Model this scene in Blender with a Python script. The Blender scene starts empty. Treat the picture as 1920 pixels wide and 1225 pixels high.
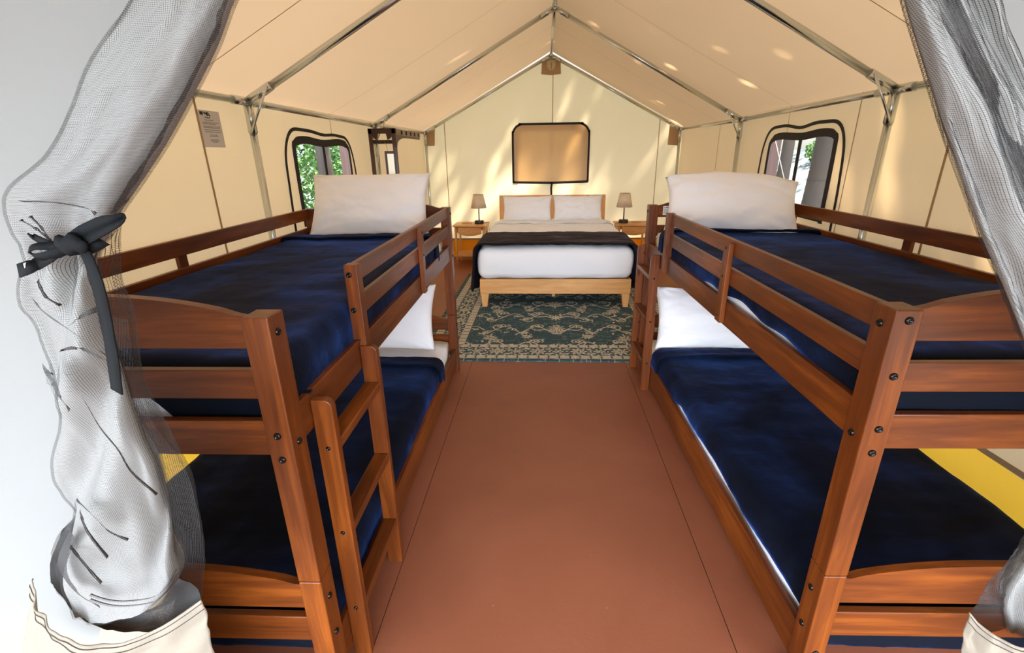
import bpy, bmesh, math, random
import numpy as np
from mathutils import Vector, Matrix, noise
random.seed(7); rng=np.random.default_rng(11)
PI=math.pi
scene=bpy.context.scene
COL=scene.collection

# ------------------------------------------------------------------ camera
CAM=Vector((-0.0453,0.0,1.55)); YAW,PITCH,ROLL,FPX=0.0534,0.3562,-0.0129,912.6
fwd=Vector((-math.sin(YAW)*math.cos(PITCH),math.cos(YAW)*math.cos(PITCH),-math.sin(PITCH)))
right=Vector((math.cos(YAW),math.sin(YAW),0)); up=right.cross(fwd)
RR=right*math.cos(ROLL)+up*math.sin(ROLL); UU=-right*math.sin(ROLL)+up*math.cos(ROLL)
cd=bpy.data.cameras.new('camera'); cam=bpy.data.objects.new('camera',cd); COL.objects.link(cam)
cd.sensor_width=36; cd.sensor_fit='HORIZONTAL'; cd.lens=FPX/1920*36; cd.clip_start=.02; cd.clip_end=300
cd.shift_x=-12.9/1920; cd.shift_y=17.7/1920
M=Matrix((RR,UU,-fwd)).transposed().to_4x4(); M.translation=CAM
cam.matrix_world=M; scene.camera=cam
def ray(px,py):
    return fwd+RR*((px-972.9)/FPX)+UU*(-(py-630.2)/FPX)
def atY(y,px,py):
    d=ray(px,py); return CAM+d*((y-CAM.y)/d.y)

# ------------------------------------------------------------------ object helpers
def link(name,me,mat=None,parent=None,loc=None):
    o=bpy.data.objects.new(name,me); COL.objects.link(o)
    if me is not None and mat is not None:
        for m in (mat if isinstance(mat,(list,tuple)) else [mat]): me.materials.append(m)
    if parent: o.parent=parent
    if loc: o.location=loc
    return o
def smooth(me,ang=None):
    for p in me.polygons: p.use_smooth=True
def obj(name,bm,mat,parent=None,sm=False,recenter=True):
    bmesh.ops.recalc_face_normals(bm,faces=bm.faces)
    me=bpy.data.meshes.new(name); bm.to_mesh(me); bm.free()
    if sm: smooth(me)
    o=link(name,me,mat,parent)
    if recenter and parent is None: base(o)
    return o
def base(o):
    me=o.data; n=len(me.vertices); co=np.empty(n*3); me.vertices.foreach_get('co',co); co=co.reshape(-1,3)
    c=(co.min(0)+co.max(0))/2; c[2]=co[:,2].min()
    co-=c; me.vertices.foreach_set('co',co.ravel()); me.update(); o.location=c
def tag(o,label=None,cat=None,group=None,kind=None):
    if label: o['label']=label
    if cat: o['category']=cat
    if group: o['group']=group
    if kind: o['kind']=kind
    return o
def thing(name,label,cat,loc=(0,0,0),rz=0,group=None):
    o=bpy.data.objects.new(name,None); COL.objects.link(o); o.location=loc; o.rotation_euler=(0,0,rz); o.empty_display_size=.1
    return tag(o,label,cat,group)
def struct(o,label=None): 
    o['kind']='structure'
    if label: o['label']=label
    return o
def box(bm,x0,x1,y0,y1,z0,z1,bev=0,seg=2,mi=0):
    r=bmesh.ops.create_cube(bm,size=1); vs=r['verts']
    for v in vs:
        v.co=Vector(((x0+x1)/2+v.co.x*(x1-x0),(y0+y1)/2+v.co.y*(y1-y0),(z0+z1)/2+v.co.z*(z1-z0)))
    fs=set(f for v in vs for f in v.link_faces)
    for f in fs: f.material_index=mi
    if bev:
        es=list(set(e for v in vs for e in v.link_edges))
        bmesh.ops.bevel(bm,geom=es,offset=bev,segments=seg,profile=.5,affect='EDGES')
def B(*a,**k):
    bm=bmesh.new(); box(bm,*a,**k); return bm
def prism(bm,pts,axis,a,b,mi=0,bev=0):
    # pts 2d outline; axis: the extruded axis (0,1,2)
    def mk(p,t):
        if axis==0: return (t,p[0],p[1])
        if axis==1: return (p[0],t,p[1])
        return (p[0],p[1],t)
    A=[bm.verts.new(mk(p,a)) for p in pts]; Bv=[bm.verts.new(mk(p,b)) for p in pts]
    n=len(pts); fs=[bm.faces.new(A),bm.faces.new(Bv[::-1])]
    for i in range(n): fs.append(bm.faces.new((A[i],Bv[i],Bv[(i+1)%n],A[(i+1)%n])))
    for f in fs: f.material_index=mi
    if bev:
        es=[e for f in fs[:2] for e in f.edges]
        bmesh.ops.bevel(bm,geom=list(set(es)),offset=bev,segments=2,profile=.5,affect='EDGES')
def tube(bm,pts,r,seg=10,mi=0,closed=False,flat=None):
    pts=[Vector(p) for p in pts]; n=len(pts); rings=[]
    rr=r if isinstance(r,(list,tuple)) else [r]*n
    prev=None
    for i,p in enumerate(pts):
        if closed: t=(pts[(i+1)%n]-pts[i-1]).normalized()
        else: t=(pts[min(i+1,n-1)]-pts[max(i-1,0)]).normalized()
        a=prev if prev is not None else (Vector((0,0,1)) if abs(t.z)<.9 else Vector((1,0,0)))
        s=t.cross(a).normalized(); a=s.cross(t).normalized(); prev=a
        ring=[bm.verts.new(p+(s*math.cos(2*PI*k/seg)+a*math.sin(2*PI*k/seg))*rr[i]) for k in range(seg)]
        rings.append(ring)
    m=n if closed else n-1
    for i in range(m):
        A=rings[i];C=rings[(i+1)%n]
        for k in range(seg):
            f=bm.faces.new((A[k],A[(k+1)%seg],C[(k+1)%seg],C[k])); f.material_index=mi; f.smooth=True
    if not closed:
        for R_ in (rings[0],rings[-1]):
            f=bm.faces.new(R_); f.material_index=mi
def lathe(bm,prof,cx,cy,seg=24,mi=0):
    rings=[]
    for r,z in prof: rings.append([bm.verts.new((cx+r*math.cos(2*PI*k/seg),cy+r*math.sin(2*PI*k/seg),z)) for k in range(seg)])
    for i in range(len(prof)-1):
        for k in range(seg):
            f=bm.faces.new((rings[i][k],rings[i][(k+1)%seg],rings[i+1][(k+1)%seg],rings[i+1][k])); f.material_index=mi; f.smooth=True
    for rg in (rings[0],rings[-1]): 
        f=bm.faces.new(rg); f.material_index=mi
def grid_mesh(name,P,mat,parent=None,uv=None,close_u=False,thick=0,sm=True):
    # P array [n,m,3]
    n,m,_=P.shape
    vs=P.reshape(-1,3); fs=[]
    for i in range(n-1):
        for j in range(m if close_u else m-1):
            j2=(j+1)%m
            fs.append((i*m+j,i*m+j2,(i+1)*m+j2,(i+1)*m+j))
    me=bpy.data.meshes.new(name); me.from_pydata([tuple(map(float,v)) for v in vs],[],fs); me.update()
    if sm: smooth(me)
    if uv is not None:
        l=me.uv_layers.new(name='UVMap'); data=[]
        for f in fs:
            for q,vi in enumerate(f):
                i,j=divmod(vi,m)
                u,v=uv[i,j]
                if close_u and j==0 and q in (1,2): u=uv[i,m-1][0]+(uv[i,1][0]-uv[i,0][0])
                data+= [u,v]
        l.data.foreach_set('uv',data)
    o=link(name,me,mat,parent)
    if thick:
        md=o.modifiers.new('solid','SOLIDIFY'); md.thickness=thick; md.offset=0
    return o
def fbm(x,y,z,o=3): return noise.fractal(Vector((x,y,z)),1.0,2.0,o)
def interp(pts,n):
    pts=np.array(pts,float); m=len(pts)
    t=np.linspace(0,m-1,n); out=np.zeros((n,pts.shape[1]))
    for k,tt in enumerate(t):
        i=min(int(tt),m-2); f=tt-i
        p0,p1,p2,p3=pts[max(i-1,0)],pts[i],pts[i+1],pts[min(i+2,m-1)]
        out[k]=.5*((2*p1)+(-p0+p2)*f+(2*p0-5*p1+4*p2-p3)*f*f+(-p0+3*p1-3*p2+p3)*f**3)
    return out

# ------------------------------------------------------------------ materials
def mat(name):
    m=bpy.data.materials.new(name); m.use_nodes=True; nt=m.node_tree; nt.nodes.clear()
    out=nt.nodes.new('ShaderNodeOutputMaterial'); return m,nt,out
def N(nt,t,**k):
    n=nt.nodes.new(t)
    for a,b in k.items():
        if a.startswith('i_'):
            key=a[2:]; key=int(key) if key.isdigit() else key.replace('_',' ')
            n.inputs[key].default_value=b
        else: setattr(n,a,b)
    return n
def L(nt,a,b): nt.links.new(a,b)
def ramp(nt,fac,stops):
    r=nt.nodes.new('ShaderNodeValToRGB'); e=r.color_ramp.elements
    while len(e)<len(stops): e.new(.5)
    for i,(p,c) in enumerate(stops): e[i].position=p; e[i].color=(*c,1)
    L(nt,fac,r.inputs['Fac']); return r.outputs['Color']
def coords(nt,scale=(1,1,1),kind='Object'):
    tc=N(nt,'ShaderNodeTexCoord'); mp=N(nt,'ShaderNodeMapping'); mp.inputs['Scale'].default_value=scale
    L(nt,tc.outputs[kind],mp.inputs['Vector']); return mp.outputs['Vector']
def noise_n(nt,vec,scale,detail=4,rough=.55,dist=0):
    n=N(nt,'ShaderNodeTexNoise'); n.inputs['Scale'].default_value=scale; n.inputs['Detail'].default_value=detail
    n.inputs['Roughness'].default_value=rough; n.inputs['Distortion'].default_value=dist
    L(nt,vec,n.inputs['Vector']); return n.outputs['Fac']
def bump(nt,h,strength=.3,dist=.01):
    b=N(nt,'ShaderNodeBump'); b.inputs['Strength'].default_value=strength; b.inputs['Distance'].default_value=dist
    L(nt,h,b.inputs['Height']); return b.outputs['Normal']
def principled(nt,out,**k):
    p=N(nt,'ShaderNodeBsdfPrincipled')
    for a,b in k.items(): p.inputs[a.replace('_',' ')].default_value=b
    L(nt,p.outputs[0],out.inputs['Surface']); return p
def plain(name,col,rough=.6,metal=0,spec=.5,bumpscale=None,bs=.2):
    m,nt,out=mat(name); p=principled(nt,out,Base_Color=(*col,1),Roughness=rough,Metallic=metal)
    p.inputs['Specular IOR Level'].default_value=spec
    if bumpscale:
        v=coords(nt); L(nt,bump(nt,noise_n(nt,v,bumpscale),bs,.005),p.inputs['Normal'])
    return m
def wood(name,axis,c0,c1,c2,rough=.38,coat=.16,knots=True):
    m,nt,out=mat(name); sc=[22,22,22]; sc[axis]=1.6
    v=coords(nt,sc); f=noise_n(nt,v,1.6,5,.6,.6)
    sc2=[3,3,3]; sc2[axis]=.9
    f2=noise_n(nt,coords(nt,sc2),1.4,3,.5,.3)
    mx=N(nt,'ShaderNodeMath',operation='MULTIPLY_ADD',i_1=.55,i_2=.0); L(nt,f,mx.inputs[0])
    ad=N(nt,'ShaderNodeMath',operation='MULTIPLY_ADD',i_1=.45); L(nt,f2,ad.inputs[0]); L(nt,mx.outputs[0],ad.inputs[2])
    c=ramp(nt,ad.outputs[0],[(.30,c0),(.5,c1),(.68,c2)])
    if knots:
        sk=[5,5,5]; sk[axis]=2.2
        vo=N(nt,'ShaderNodeTexVoronoi',feature='F1'); vo.inputs['Scale'].default_value=.9; L(nt,coords(nt,sk),vo.inputs['Vector'])
        kr=ramp(nt,vo.outputs['Distance'],[(.03,(1,1,1)),(.07,(0,0,0))])
        kx=N(nt,'ShaderNodeMix',data_type='RGBA',blend_type='MULTIPLY'); kx.inputs[7].default_value=(.35,.3,.28,1)
        L(nt,kr,kx.inputs[0]); L(nt,c,kx.inputs[6]); c=kx.outputs[2]
    p=principled(nt,out,Roughness=rough); p.inputs['Specular IOR Level'].default_value=.3; L(nt,c,p.inputs['Base Color']); p.inputs['Coat Weight'].default_value=coat; p.inputs['Coat Roughness'].default_value=.25
    L(nt,bump(nt,f,.12,.003),p.inputs['Normal']); return m
BK=((.052,.011,.0022),(.130,.030,.0040),(.26,.066,.0070))
WX,WY,WZ=[wood('stained_wood_'+'xyz'[i],i,*BK) for i in range(3)]
PN=((.50,.23,.075),(.66,.34,.12),(.78,.45,.19))
PX,PY,PZ=[wood('pine_'+'xyz'[i],i,*PN,rough=.45,coat=.1) for i in range(3)]
DX,DY,DZ=[wood('walnut_'+'xyz'[i],i,(.035,.014,.008),(.06,.024,.013),(.09,.038,.02),rough=.4,coat=.1,knots=False) for i in range(3)]

def canvas(name,diff,trans,mixf,weave=900,wr=.02):
    m,nt,out=mat(name); v=coords(nt)
    n1=noise_n(nt,v,2.2,3,.5); 
    c=N(nt,'ShaderNodeMix',data_type='RGBA'); L(nt,n1,c.inputs[0]); c.inputs[6].default_value=(*[x*.93 for x in diff],1); c.inputs[7].default_value=(*diff,1)
    nb=noise_n(nt,v,3.0,5,.6,.5); b=bump(nt,nb,.35,wr)
    w=noise_n(nt,v,220,2,.6); b2=N(nt,'ShaderNodeBump'); b2.inputs['Strength'].default_value=.25; b2.inputs['Distance'].default_value=.002; L(nt,w,b2.inputs['Height']); L(nt,b,b2.inputs['Normal'])
    d=N(nt,'ShaderNodeBsdfDiffuse'); L(nt,c.outputs[2],d.inputs['Color']); L(nt,b2.outputs[0],d.inputs['Normal'])
    t=N(nt,'ShaderNodeBsdfTranslucent'); t.inputs['Color'].default_value=(*trans,1)
    x=N(nt,'ShaderNodeMixShader',i_0=mixf); L(nt,d.outputs[0],x.inputs[1]); L(nt,t.outputs[0],x.inputs[2])
    L(nt,x.outputs[0],out.inputs['Surface']); return m
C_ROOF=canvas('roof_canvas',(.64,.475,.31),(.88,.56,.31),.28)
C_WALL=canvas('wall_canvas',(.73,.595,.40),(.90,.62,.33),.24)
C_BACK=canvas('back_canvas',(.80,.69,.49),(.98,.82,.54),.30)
C_FLAP=canvas('flap_canvas',(.285,.29,.285),(.8,.78,.72),.15)  # white canvas; shade is put into this greyed base colour
C_ROLL=canvas('roll_canvas',(.50,.495,.48),(.8,.78,.72),.15)
C_CUFF=canvas('cuff_canvas',(.36,.32,.26),(.8,.6,.4),.2)
C_YEL=canvas('yellow_vinyl',(.70,.38,.05),(.95,.55,.05),.45)
SEAM=canvas('seam_thread',(.40,.28,.17),(.5,.32,.16),.25)
GUS=canvas('gusset_canvas',(.60,.43,.26),(.7,.45,.22),.3)
STEEL=plain('galvanised_steel',(.60,.63,.61),.24,1.0,bumpscale=60,bs=.05)
BLACKM=plain('black_metal',(.012,.012,.014),.3)
BLACKT=plain('black_tape',(.012,.010,.012),.75)
BOLT=plain('dark_bolt',(.03,.028,.028),.2,.9)
STRAP=None
def fabric(name,col,rough=.9,sheen=.3,wr=.4,ws=9):
    m,nt,out=mat(name); v=coords(nt); p=principled(nt,out,Base_Color=(*col,1),Roughness=rough)
    p.inputs['Sheen Weight'].default_value=sheen; p.inputs['Specular IOR Level'].default_value=.15
    n1=noise_n(nt,v,ws,5,.55,1.2); b=bump(nt,n1,wr,.02); L(nt,b,p.inputs['Normal']); return m
SHEET=fabric('white_cotton',(.84,.86,.92),wr=.22,ws=5)
PILLOW=fabric('pillow_cotton',(.86,.865,.91),wr=.22,ws=4)
STRAP=fabric('strap_webbing',(.009,.010,.0115),.75,.0,.2,300)
def velvet(name,base_,tint,sheen=1.0,hi=2.2):
    m,nt,out=mat(name); v=coords(nt,(1,1,1),'Generated'); 
    v=coords(nt)
    n=noise_n(nt,coords(nt,(1.1,1.1,1.2)),1.3,4,.5,1.0)
    n2=noise_n(nt,coords(nt,(1,2.2,1.6)),7,5,.6,1.4)
    sm_=N(nt,'ShaderNodeMath',operation='MULTIPLY_ADD',i_1=.35); L(nt,n2,sm_.inputs[0]); L(nt,n,sm_.inputs[2])
    c=ramp(nt,sm_.outputs[0],[(.56,tuple(x*.8 for x in base_)),(.70,base_),(.84,tuple(min(1,x*hi) for x in base_))])
    p=principled(nt,out,Roughness=.75); L(nt,c,p.inputs['Base Color']); p.inputs['Specular IOR Level'].default_value=.1
    s=ramp(nt,sm_.outputs[0],[(.60,tuple(x*.14 for x in tint)),(.72,tuple(x*.5 for x in tint)),(.84,tint)])
    L(nt,s,p.inputs['Sheen Tint']); p.inputs['Sheen Weight'].default_value=sheen; p.inputs['Sheen Roughness'].default_value=.38
    L(nt,bump(nt,sm_.outputs[0],.25,.02),p.inputs['Normal']); return m
VELVET=velvet('navy_velvet',(.0028,.0046,.0105),(.05,.18,.75),.7,2.0)
RUNNER=velvet('charcoal_plush',(.014,.011,.016),(.20,.15,.18),.6)
# net: dark threads with open cells
def net(name,pitch=.0023,w=.15,col=(.035,.033,.033)):
    m,nt,out=mat(name); tc=N(nt,'ShaderNodeTexCoord'); sp=N(nt,'ShaderNodeSeparateXYZ'); L(nt,tc.outputs['UV'],sp.inputs[0])
    r=[]
    for k in (0,1):
        d=N(nt,'ShaderNodeMath',operation='DIVIDE',i_1=pitch); L(nt,sp.outputs[k],d.inputs[0])
        f=N(nt,'ShaderNodeMath',operation='FRACT'); L(nt,d.outputs[0],f.inputs[0])
        l=N(nt,'ShaderNodeMath',operation='LESS_THAN',i_1=w); L(nt,f.outputs[0],l.inputs[0]); r.append(l.outputs[0])
    mx=N(nt,'ShaderNodeMath',operation='MAXIMUM'); L(nt,r[0],mx.inputs[0]); L(nt,r[1],mx.inputs[1])
    d=N(nt,'ShaderNodeBsdfPrincipled'); d.inputs['Base Color'].default_value=(*col,1); d.inputs['Roughness'].default_value=.6
    t=N(nt,'ShaderNodeBsdfTransparent'); x=N(nt,'ShaderNodeMixShader'); L(nt,mx.outputs[0],x.inputs[0]); L(nt,t.outputs[0],x.inputs[1]); L(nt,d.outputs[0],x.inputs[2])
    L(nt,x.outputs[0],out.inputs['Surface']); return m
NET=net('insect_net'); NET2=net('insect_net_doubled',w=.36); NET3=net('insect_net_folded',w=.62)

# ------------------------------------------------------------------ tent geometry
YF,YB=.74,7.65
def wl(y): return -(1.728+.0185*(y-2.89))
def wr_(y): return 1.805+.0255*(y-2.89)
def eave(y): return 1.868+.006*(y-2.89)
def ridge(y): return 2.785+.0165*(y-2.89)
RX=.04
def panel_strip(bm,P0,P1,nrm,w,mi=1):
    P0,P1,nrm=Vector(P0),Vector(P1),Vector(nrm).normalized(); t=(P1-P0).normalized(); s=t.cross(nrm).normalized()*w/2
    q=[P0-s+nrm*.0015,P0+s+nrm*.0015,P1+s+nrm*.0015,P1-s+nrm*.0015]
    h=[p-nrm*.001+nrm*.003 for p in q]
    f=bm.faces.new([bm.verts.new(p) for p in h]); f.material_index=mi
# floor
m,nt,out=mat('painted_plywood'); v=coords(nt,kind='Object')
n1=noise_n(nt,v,1.2,5,.6,.4); n2=noise_n(nt,v,38,4,.7)
c=ramp(nt,n1,[(.3,(.225,.070,.034)),(.55,(.265,.087,.044)),(.75,(.295,.102,.054))])
vo=N(nt,'ShaderNodeTexVoronoi'); vo.inputs['Scale'].default_value=7; vo.inputs['Randomness'].default_value=1; L(nt,v,vo.inputs['Vector'])
sp=ramp(nt,vo.outputs['Distance'],[(.018,(1,1,1)),(.03,(0,0,0))])
sx=N(nt,'ShaderNodeMix',data_type='RGBA'); L(nt,sp,sx.inputs[0]); L(nt,c,sx.inputs[6]); sx.inputs[7].default_value=(.36,.17,.11,1)
p=principled(nt,out,Roughness=.5); L(nt,sx.outputs[2],p.inputs['Base Color']); p.inputs['Specular IOR Level'].default_value=.35
ad=N(nt,'ShaderNodeMath',operation='MULTIPLY_ADD',i_1=.4); L(nt,n2,ad.inputs[0]); L(nt,n1,ad.inputs[2]); L(nt,bump(nt,ad.outputs[0],.25,.006),p.inputs['Normal'])
FLOORM=m; GAP=plain('seam_gap',(.03,.012,.008),.9)
bm=bmesh.new(); g=.0016
xs=[-1.9,-.612,.60,1.98]; ys=[-1.2,.95,3.36,5.8,7.72]
for i in range(3):
    for j in range(4):
        box(bm,xs[i]+g,xs[i+1]-g,ys[j]+g*.5,ys[j+1]-g*.5,-.02,0)
box(bm,-1.9,1.98,-1.2,7.72,-.05,-.004,mi=1)
struct(obj('floor',bm,[FLOORM,GAP],recenter=False),'rust brown painted plywood floor of the tent')
# side walls with window holes
def side_wall(name,fx,s,holes,seams):
    bm=bmesh.new()
    ys=sorted(set([YF,YB]+[h for q in holes for h in q[:2]]+list(np.linspace(YF,YB,40))))
    def zs(y): 
        return [0.0,.37,holes[0][2],holes[0][3],eave(y)]
    V=[]
    for y in ys:
        row=[]
        for k,z in enumerate(zs(y)):
            bul=.02*math.sin(min(1,max(0,(z)/eave(y)))*PI)*(fbm(y*1.1,z,3.3+s)) if k in(1,) else 0
            row.append(bm.verts.new((fx(y)+s*bul,y,z)))
        V.append(row)
    for i in range(len(ys)-1):
        for k in range(4):
            if k==2 and ys[i]>=holes[0][0]-1e-6 and ys[i+1]<=holes[0][1]+1e-6: continue
            f=bm.faces.new((V[i][k],V[i+1][k],V[i+1][k+1],V[i][k+1])); f.material_index=2 if k==0 else 0
    n=(-s,0,0)
    for y in seams:
        if holes[0][0]<y<holes[0][1]:
            panel_strip(bm,(fx(y),y,holes[0][3]),(fx(y),y,eave(y)),n,.008); panel_strip(bm,(fx(y),y,.37),(fx(y),y,holes[0][2]),n,.008)
        else: panel_strip(bm,(fx(y),y,.37),(fx(y),y,eave(y)),n,.016 if y<3 else .009)
    for i in range(len(ys)-1):
        panel_strip(bm,(fx(ys[i]),ys[i],.385+.006*math.sin(ys[i]*9)),(fx(ys[i+1]),ys[i+1],.385+.006*math.sin(ys[i+1]*9)),n,.026)
    me=bpy.data.meshes.new(name); bm.to_mesh(me); bm.free()
    return struct(link(name,me,[C_WALL,SEAM,C_YEL]))
WH=(3.44,4.48,1.12,1.655)
side_wall('wall_left',wl,-1,[WH],[2.49,4.14,6.0])
side_wall('wall_right',wr_,1,[WH],[2.47,3.25,4.19,5.9])
# back wall
bm=bmesh.new(); NX,NZ=40,14
def bz(x,t):
    top=eave(YB)+(ridge(YB)-eave(YB))*(1-abs(x-RX)/((wr_(YB)-RX) if x>RX else (RX-wl(YB))))
    return .10+(top-.10)*t
xs=sorted(list(np.linspace(wl(YB),wr_(YB),NX))+[RX])
V=[]
for x in xs:
    V.append([bm.verts.new((x,YB+.006*fbm(x*1.3,t*3,1),bz(x,t))) for t in np.linspace(0,1,NZ)])
for i in range(len(xs)-1):
    for k in range(NZ-1): bm.faces.new((V[i][k],V[i+1][k],V[i+1][k+1],V[i][k+1]))
for x in (RX+.03,-1.50,1.595): panel_strip(bm,(x,YB-.008,.34),(x,YB-.008,bz(x,1)-.02),(0,-1,0),.010)
me=bpy.data.meshes.new('wall_back'); bm.to_mesh(me); bm.free(); wb=struct(link('wall_back',me,[C_BACK,SEAM]))
bm=bmesh.new()
box(bm,wl(YB)+.01,wr_(YB)-.01,YB-.022,YB-.012,.05,.315,mi=0); box(bm,wl(YB)+.01,wr_(YB)-.01,YB-.03,YB-.012,.315,.335,mi=1)
box(bm,wl(YB)+.01,wr_(YB)-.01,YB-.035,YB-.005,0,.05,mi=2)
struct(obj('baseboard_back',bm,[C_YEL,SEAM,plain('base_board',(.33,.17,.08),.7)],recenter=False),'yellow vinyl skirt along the foot of the rear tent wall')
# gussets at corners + apex vent
for nm,pts in (('corner_patch',[(-1.64,1.945),(-1.50+(-.16),1.69),(-1.775,1.69),(-1.775,1.88)]),
               ('corner_patch',[(1.735,1.93),(1.73,1.66),(1.90,1.65),(1.90,1.87)]),
               ('apex_patch',[(-.085,2.77),(-.095,2.60),(.045,2.585),(.18,2.60),(.17,2.76),(.04,2.82)])):
    bm=bmesh.new(); prism(bm,pts,1,YB-.016,YB-.012); obj(nm,bm,GUS,wb,recenter=False)
bm=bmesh.new(); e=[(.045+.062*math.cos(a),2.72+.075*math.sin(a)) for a in np.linspace(0,2*PI,28,endpoint=False)]
prism(bm,e,1,YB-.03,YB-.018); box(bm,-.04,.13,YB-.034,YB-.030,2.77,2.776,mi=1); tube(bm,[(.045,YB-.032,2.66),(.045,YB-.032,2.74)],.004,6,1)
obj('vent_disc',bm,[canvas('vent_plastic',(.8,.72,.5),(.9,.8,.5),.35),SEAM],wb,recenter=False)
# roof
bm=bmesh.new(); NYR=44
for side,fx in ((-1,wl),(1,wr_)):
    rows=[]
    for y in np.linspace(YF-.02,YB+.02,NYR):
        row=[]
        for t in np.linspace(0,1,16):
            x=fx(y)*1.005*(1-t)+RX*t; z=eave(y)*(1-t)+(ridge(y)+.022)*t
            # slight sag between rafters
            ph=((y-.64)%2.26)/2.26; z-= .022*math.sin(PI*t)*math.sin(PI*ph)
            row.append(bm.verts.new((x,y,z)))
        rows.append(row)
    for i in range(NYR-1):
        for k in range(15):
            bm.faces.new((rows[i][k],rows[i+1][k],rows[i+1][k+1],rows[i][k+1])).smooth=True
    for y in (2.40,4.16,6.05):
        for k in range(12):
            t0,t1=k/12,(k+1)/12
            def P(t):
                x=fx(y)*(1-t)+RX*t; z=eave(y)*(1-t)+(ridge(y)+.022)*t
                ph=((y-.64)%2.26)/2.26; z-=.022*math.sin(PI*t)*math.sin(PI*ph)+.002
                return (x,y,z)
            panel_strip(bm,P(t0),P(t1),(-side*.3,0,-1),.006)
me=bpy.data.meshes.new('ceiling'); bm.to_mesh(me); bm.free(); struct(link('ceiling',me,[C_ROOF,SEAM]),'tan canvas gable roof of the tent')
# front wall: two canvas panels either side of the open doorway
def front_panel(name,edge,outer,fx,s,off=0):
    # edge: list of (x,z) inner edge bottom->top, outer x
    e=interp(edge,40); Pn=np.zeros((40,26,3))
    for i,(x,z) in enumerate(e):
        for j,t in enumerate(np.linspace(0,1,26)):
            xx=x*(1-t)+outer*t; top=z
            zz=z
            if i==0: zz=z+.012*math.sin(xx*21)+.006*math.sin(xx*47)
            Pn[i,j]=(xx,YF+off+(.02-off*.4)*fbm(xx*2.1,zz*1.2,5)-(.015-off*.4)*math.exp(-((t)*5)**2),zz)
    # clip to the gable
    for i in range(40):
        for j in range(26):
            x,y,z=Pn[i,j]; xx=abs(x-RX)/abs(outer-RX); g_=eave(YF)+(ridge(YF)-eave(YF))*(1-xx); Pn[i,j,2]=min(z,g_)
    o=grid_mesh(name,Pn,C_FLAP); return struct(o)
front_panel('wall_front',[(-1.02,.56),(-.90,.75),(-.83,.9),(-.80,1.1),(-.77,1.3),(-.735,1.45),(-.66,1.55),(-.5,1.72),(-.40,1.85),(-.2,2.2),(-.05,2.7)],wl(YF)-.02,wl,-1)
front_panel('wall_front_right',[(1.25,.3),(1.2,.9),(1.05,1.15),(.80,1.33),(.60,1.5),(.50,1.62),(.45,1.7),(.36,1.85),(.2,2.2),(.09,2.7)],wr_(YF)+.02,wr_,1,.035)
bm=bmesh.new(); box(bm,wl(YF)-.01,-.86,YF+.05,YF+.056,0,.70); o=struct(obj('door_1',bm,C_CUFF,recenter=False),'lower canvas door panel left of the doorway')

# ------------------------------------------------------------------ windows
def round_rect(y0,y1,z0,z1,r,n=8,top_only=True):
    pts=[(y0,z0)]
    pts+= [(y0+r-r*math.cos(a),z1-r+r*math.sin(a)) for a in np.linspace(0,PI/2,n)]
    pts+= [(y1-r+r*math.sin(a),z1-r+r*math.cos(a)) for a in np.linspace(0,PI/2,n)]
    pts+= [(y1,z0)]; return pts
def flat_path(bm,pts3,w,nrm,mi=0,th=.004):
    # ribbon along a 3d path lying in a plane with the given normal
    nrm=Vector(nrm).normalized(); pts=[Vector(p) for p in pts3]; ws=w if isinstance(w,(list,tuple)) else [w]*len(pts)
    rings=[]
    for i,p in enumerate(pts):
        t=(pts[min(i+1,len(pts)-1)]-pts[max(i-1,0)]).normalized(); s=t.cross(nrm).normalized()*ws[i]/2; h=nrm*th/2
        rings.append([bm.verts.new(q) for q in (p-s-h,p+s-h,p+s+h,p-s+h)])
    for i in range(len(rings)-1):
        for k in range(4): bm.faces.new((rings[i][k],rings[i][(k+1)%4],rings[i+1][(k+1)%4],rings[i+1][k])).material_index=mi
    for r in (rings[0],rings[-1]): bm.faces.new(r).material_index=mi
m,nt,out=mat('clear_vinyl'); gl=N(nt,'ShaderNodeBsdfGlossy',i_Roughness=.05); tr=N(nt,'ShaderNodeBsdfTransparent'); tr.inputs[0].default_value=(.93,.95,.96,1)
x=N(nt,'ShaderNodeMixShader',i_0=.05); L(nt,tr.outputs[0],x.inputs[1]); L(nt,gl.outputs[0],x.inputs[2]); L(nt,x.outputs[0],out.inputs['Surface']); VINYL=m
def side_window(name,fx,s,label,mull,zip_):
    y0,y1,z0,z1=WH; xc=fx((y0+y1)/2); off=-s*.006
    fxo=lambda y,d=0: fx(y)+off-s*d
    bm=bmesh.new(); n=(-s,0,0)
    pts=interp([(y0,z0-.03),(y0,z1-.1),(y0+.03,z1-.01),(y0+.2,z1+.012),(mull,z1-.004),(y1-.2,z1+.010),(y1-.04,z1-.02),(y1,z1-.12),(y1,z0-.03)],50)
    flat_path(bm,[(fxo(a),a,b) for a,b in pts],[.045]*14+[.052]*22+[.038]*14,n)
    flat_path(bm,[(fxo(mull),mull,z1),(fxo(mull),mull,z0)],.045,n); flat_path(bm,[(fxo(y0),y0,z0),(fxo(y1),y1,z0)],.045,n)
    root=struct(obj(name,bm,BLACKT,recenter=False),label)
    bm=bmesh.new(); q=[(fx(a)+s*.004,a,b) for a,b in ((y0,z0),(y1,z0),(y1,z1),(y0,z1))]; bm.faces.new([bm.verts.new(p) for p in q])
    me=bpy.data.meshes.new('pane'); bm.to_mesh(me); bm.free(); link('pane',me,VINYL,root)
    bm=bmesh.new(); zp=interp(zip_,60); flat_path(bm,[(fxo(a,.002),a,b+.003*math.sin(a*17)) for a,b in zp],.022,n)
    z=obj('zipper',bm,BLACKT,root,recenter=False)
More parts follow.
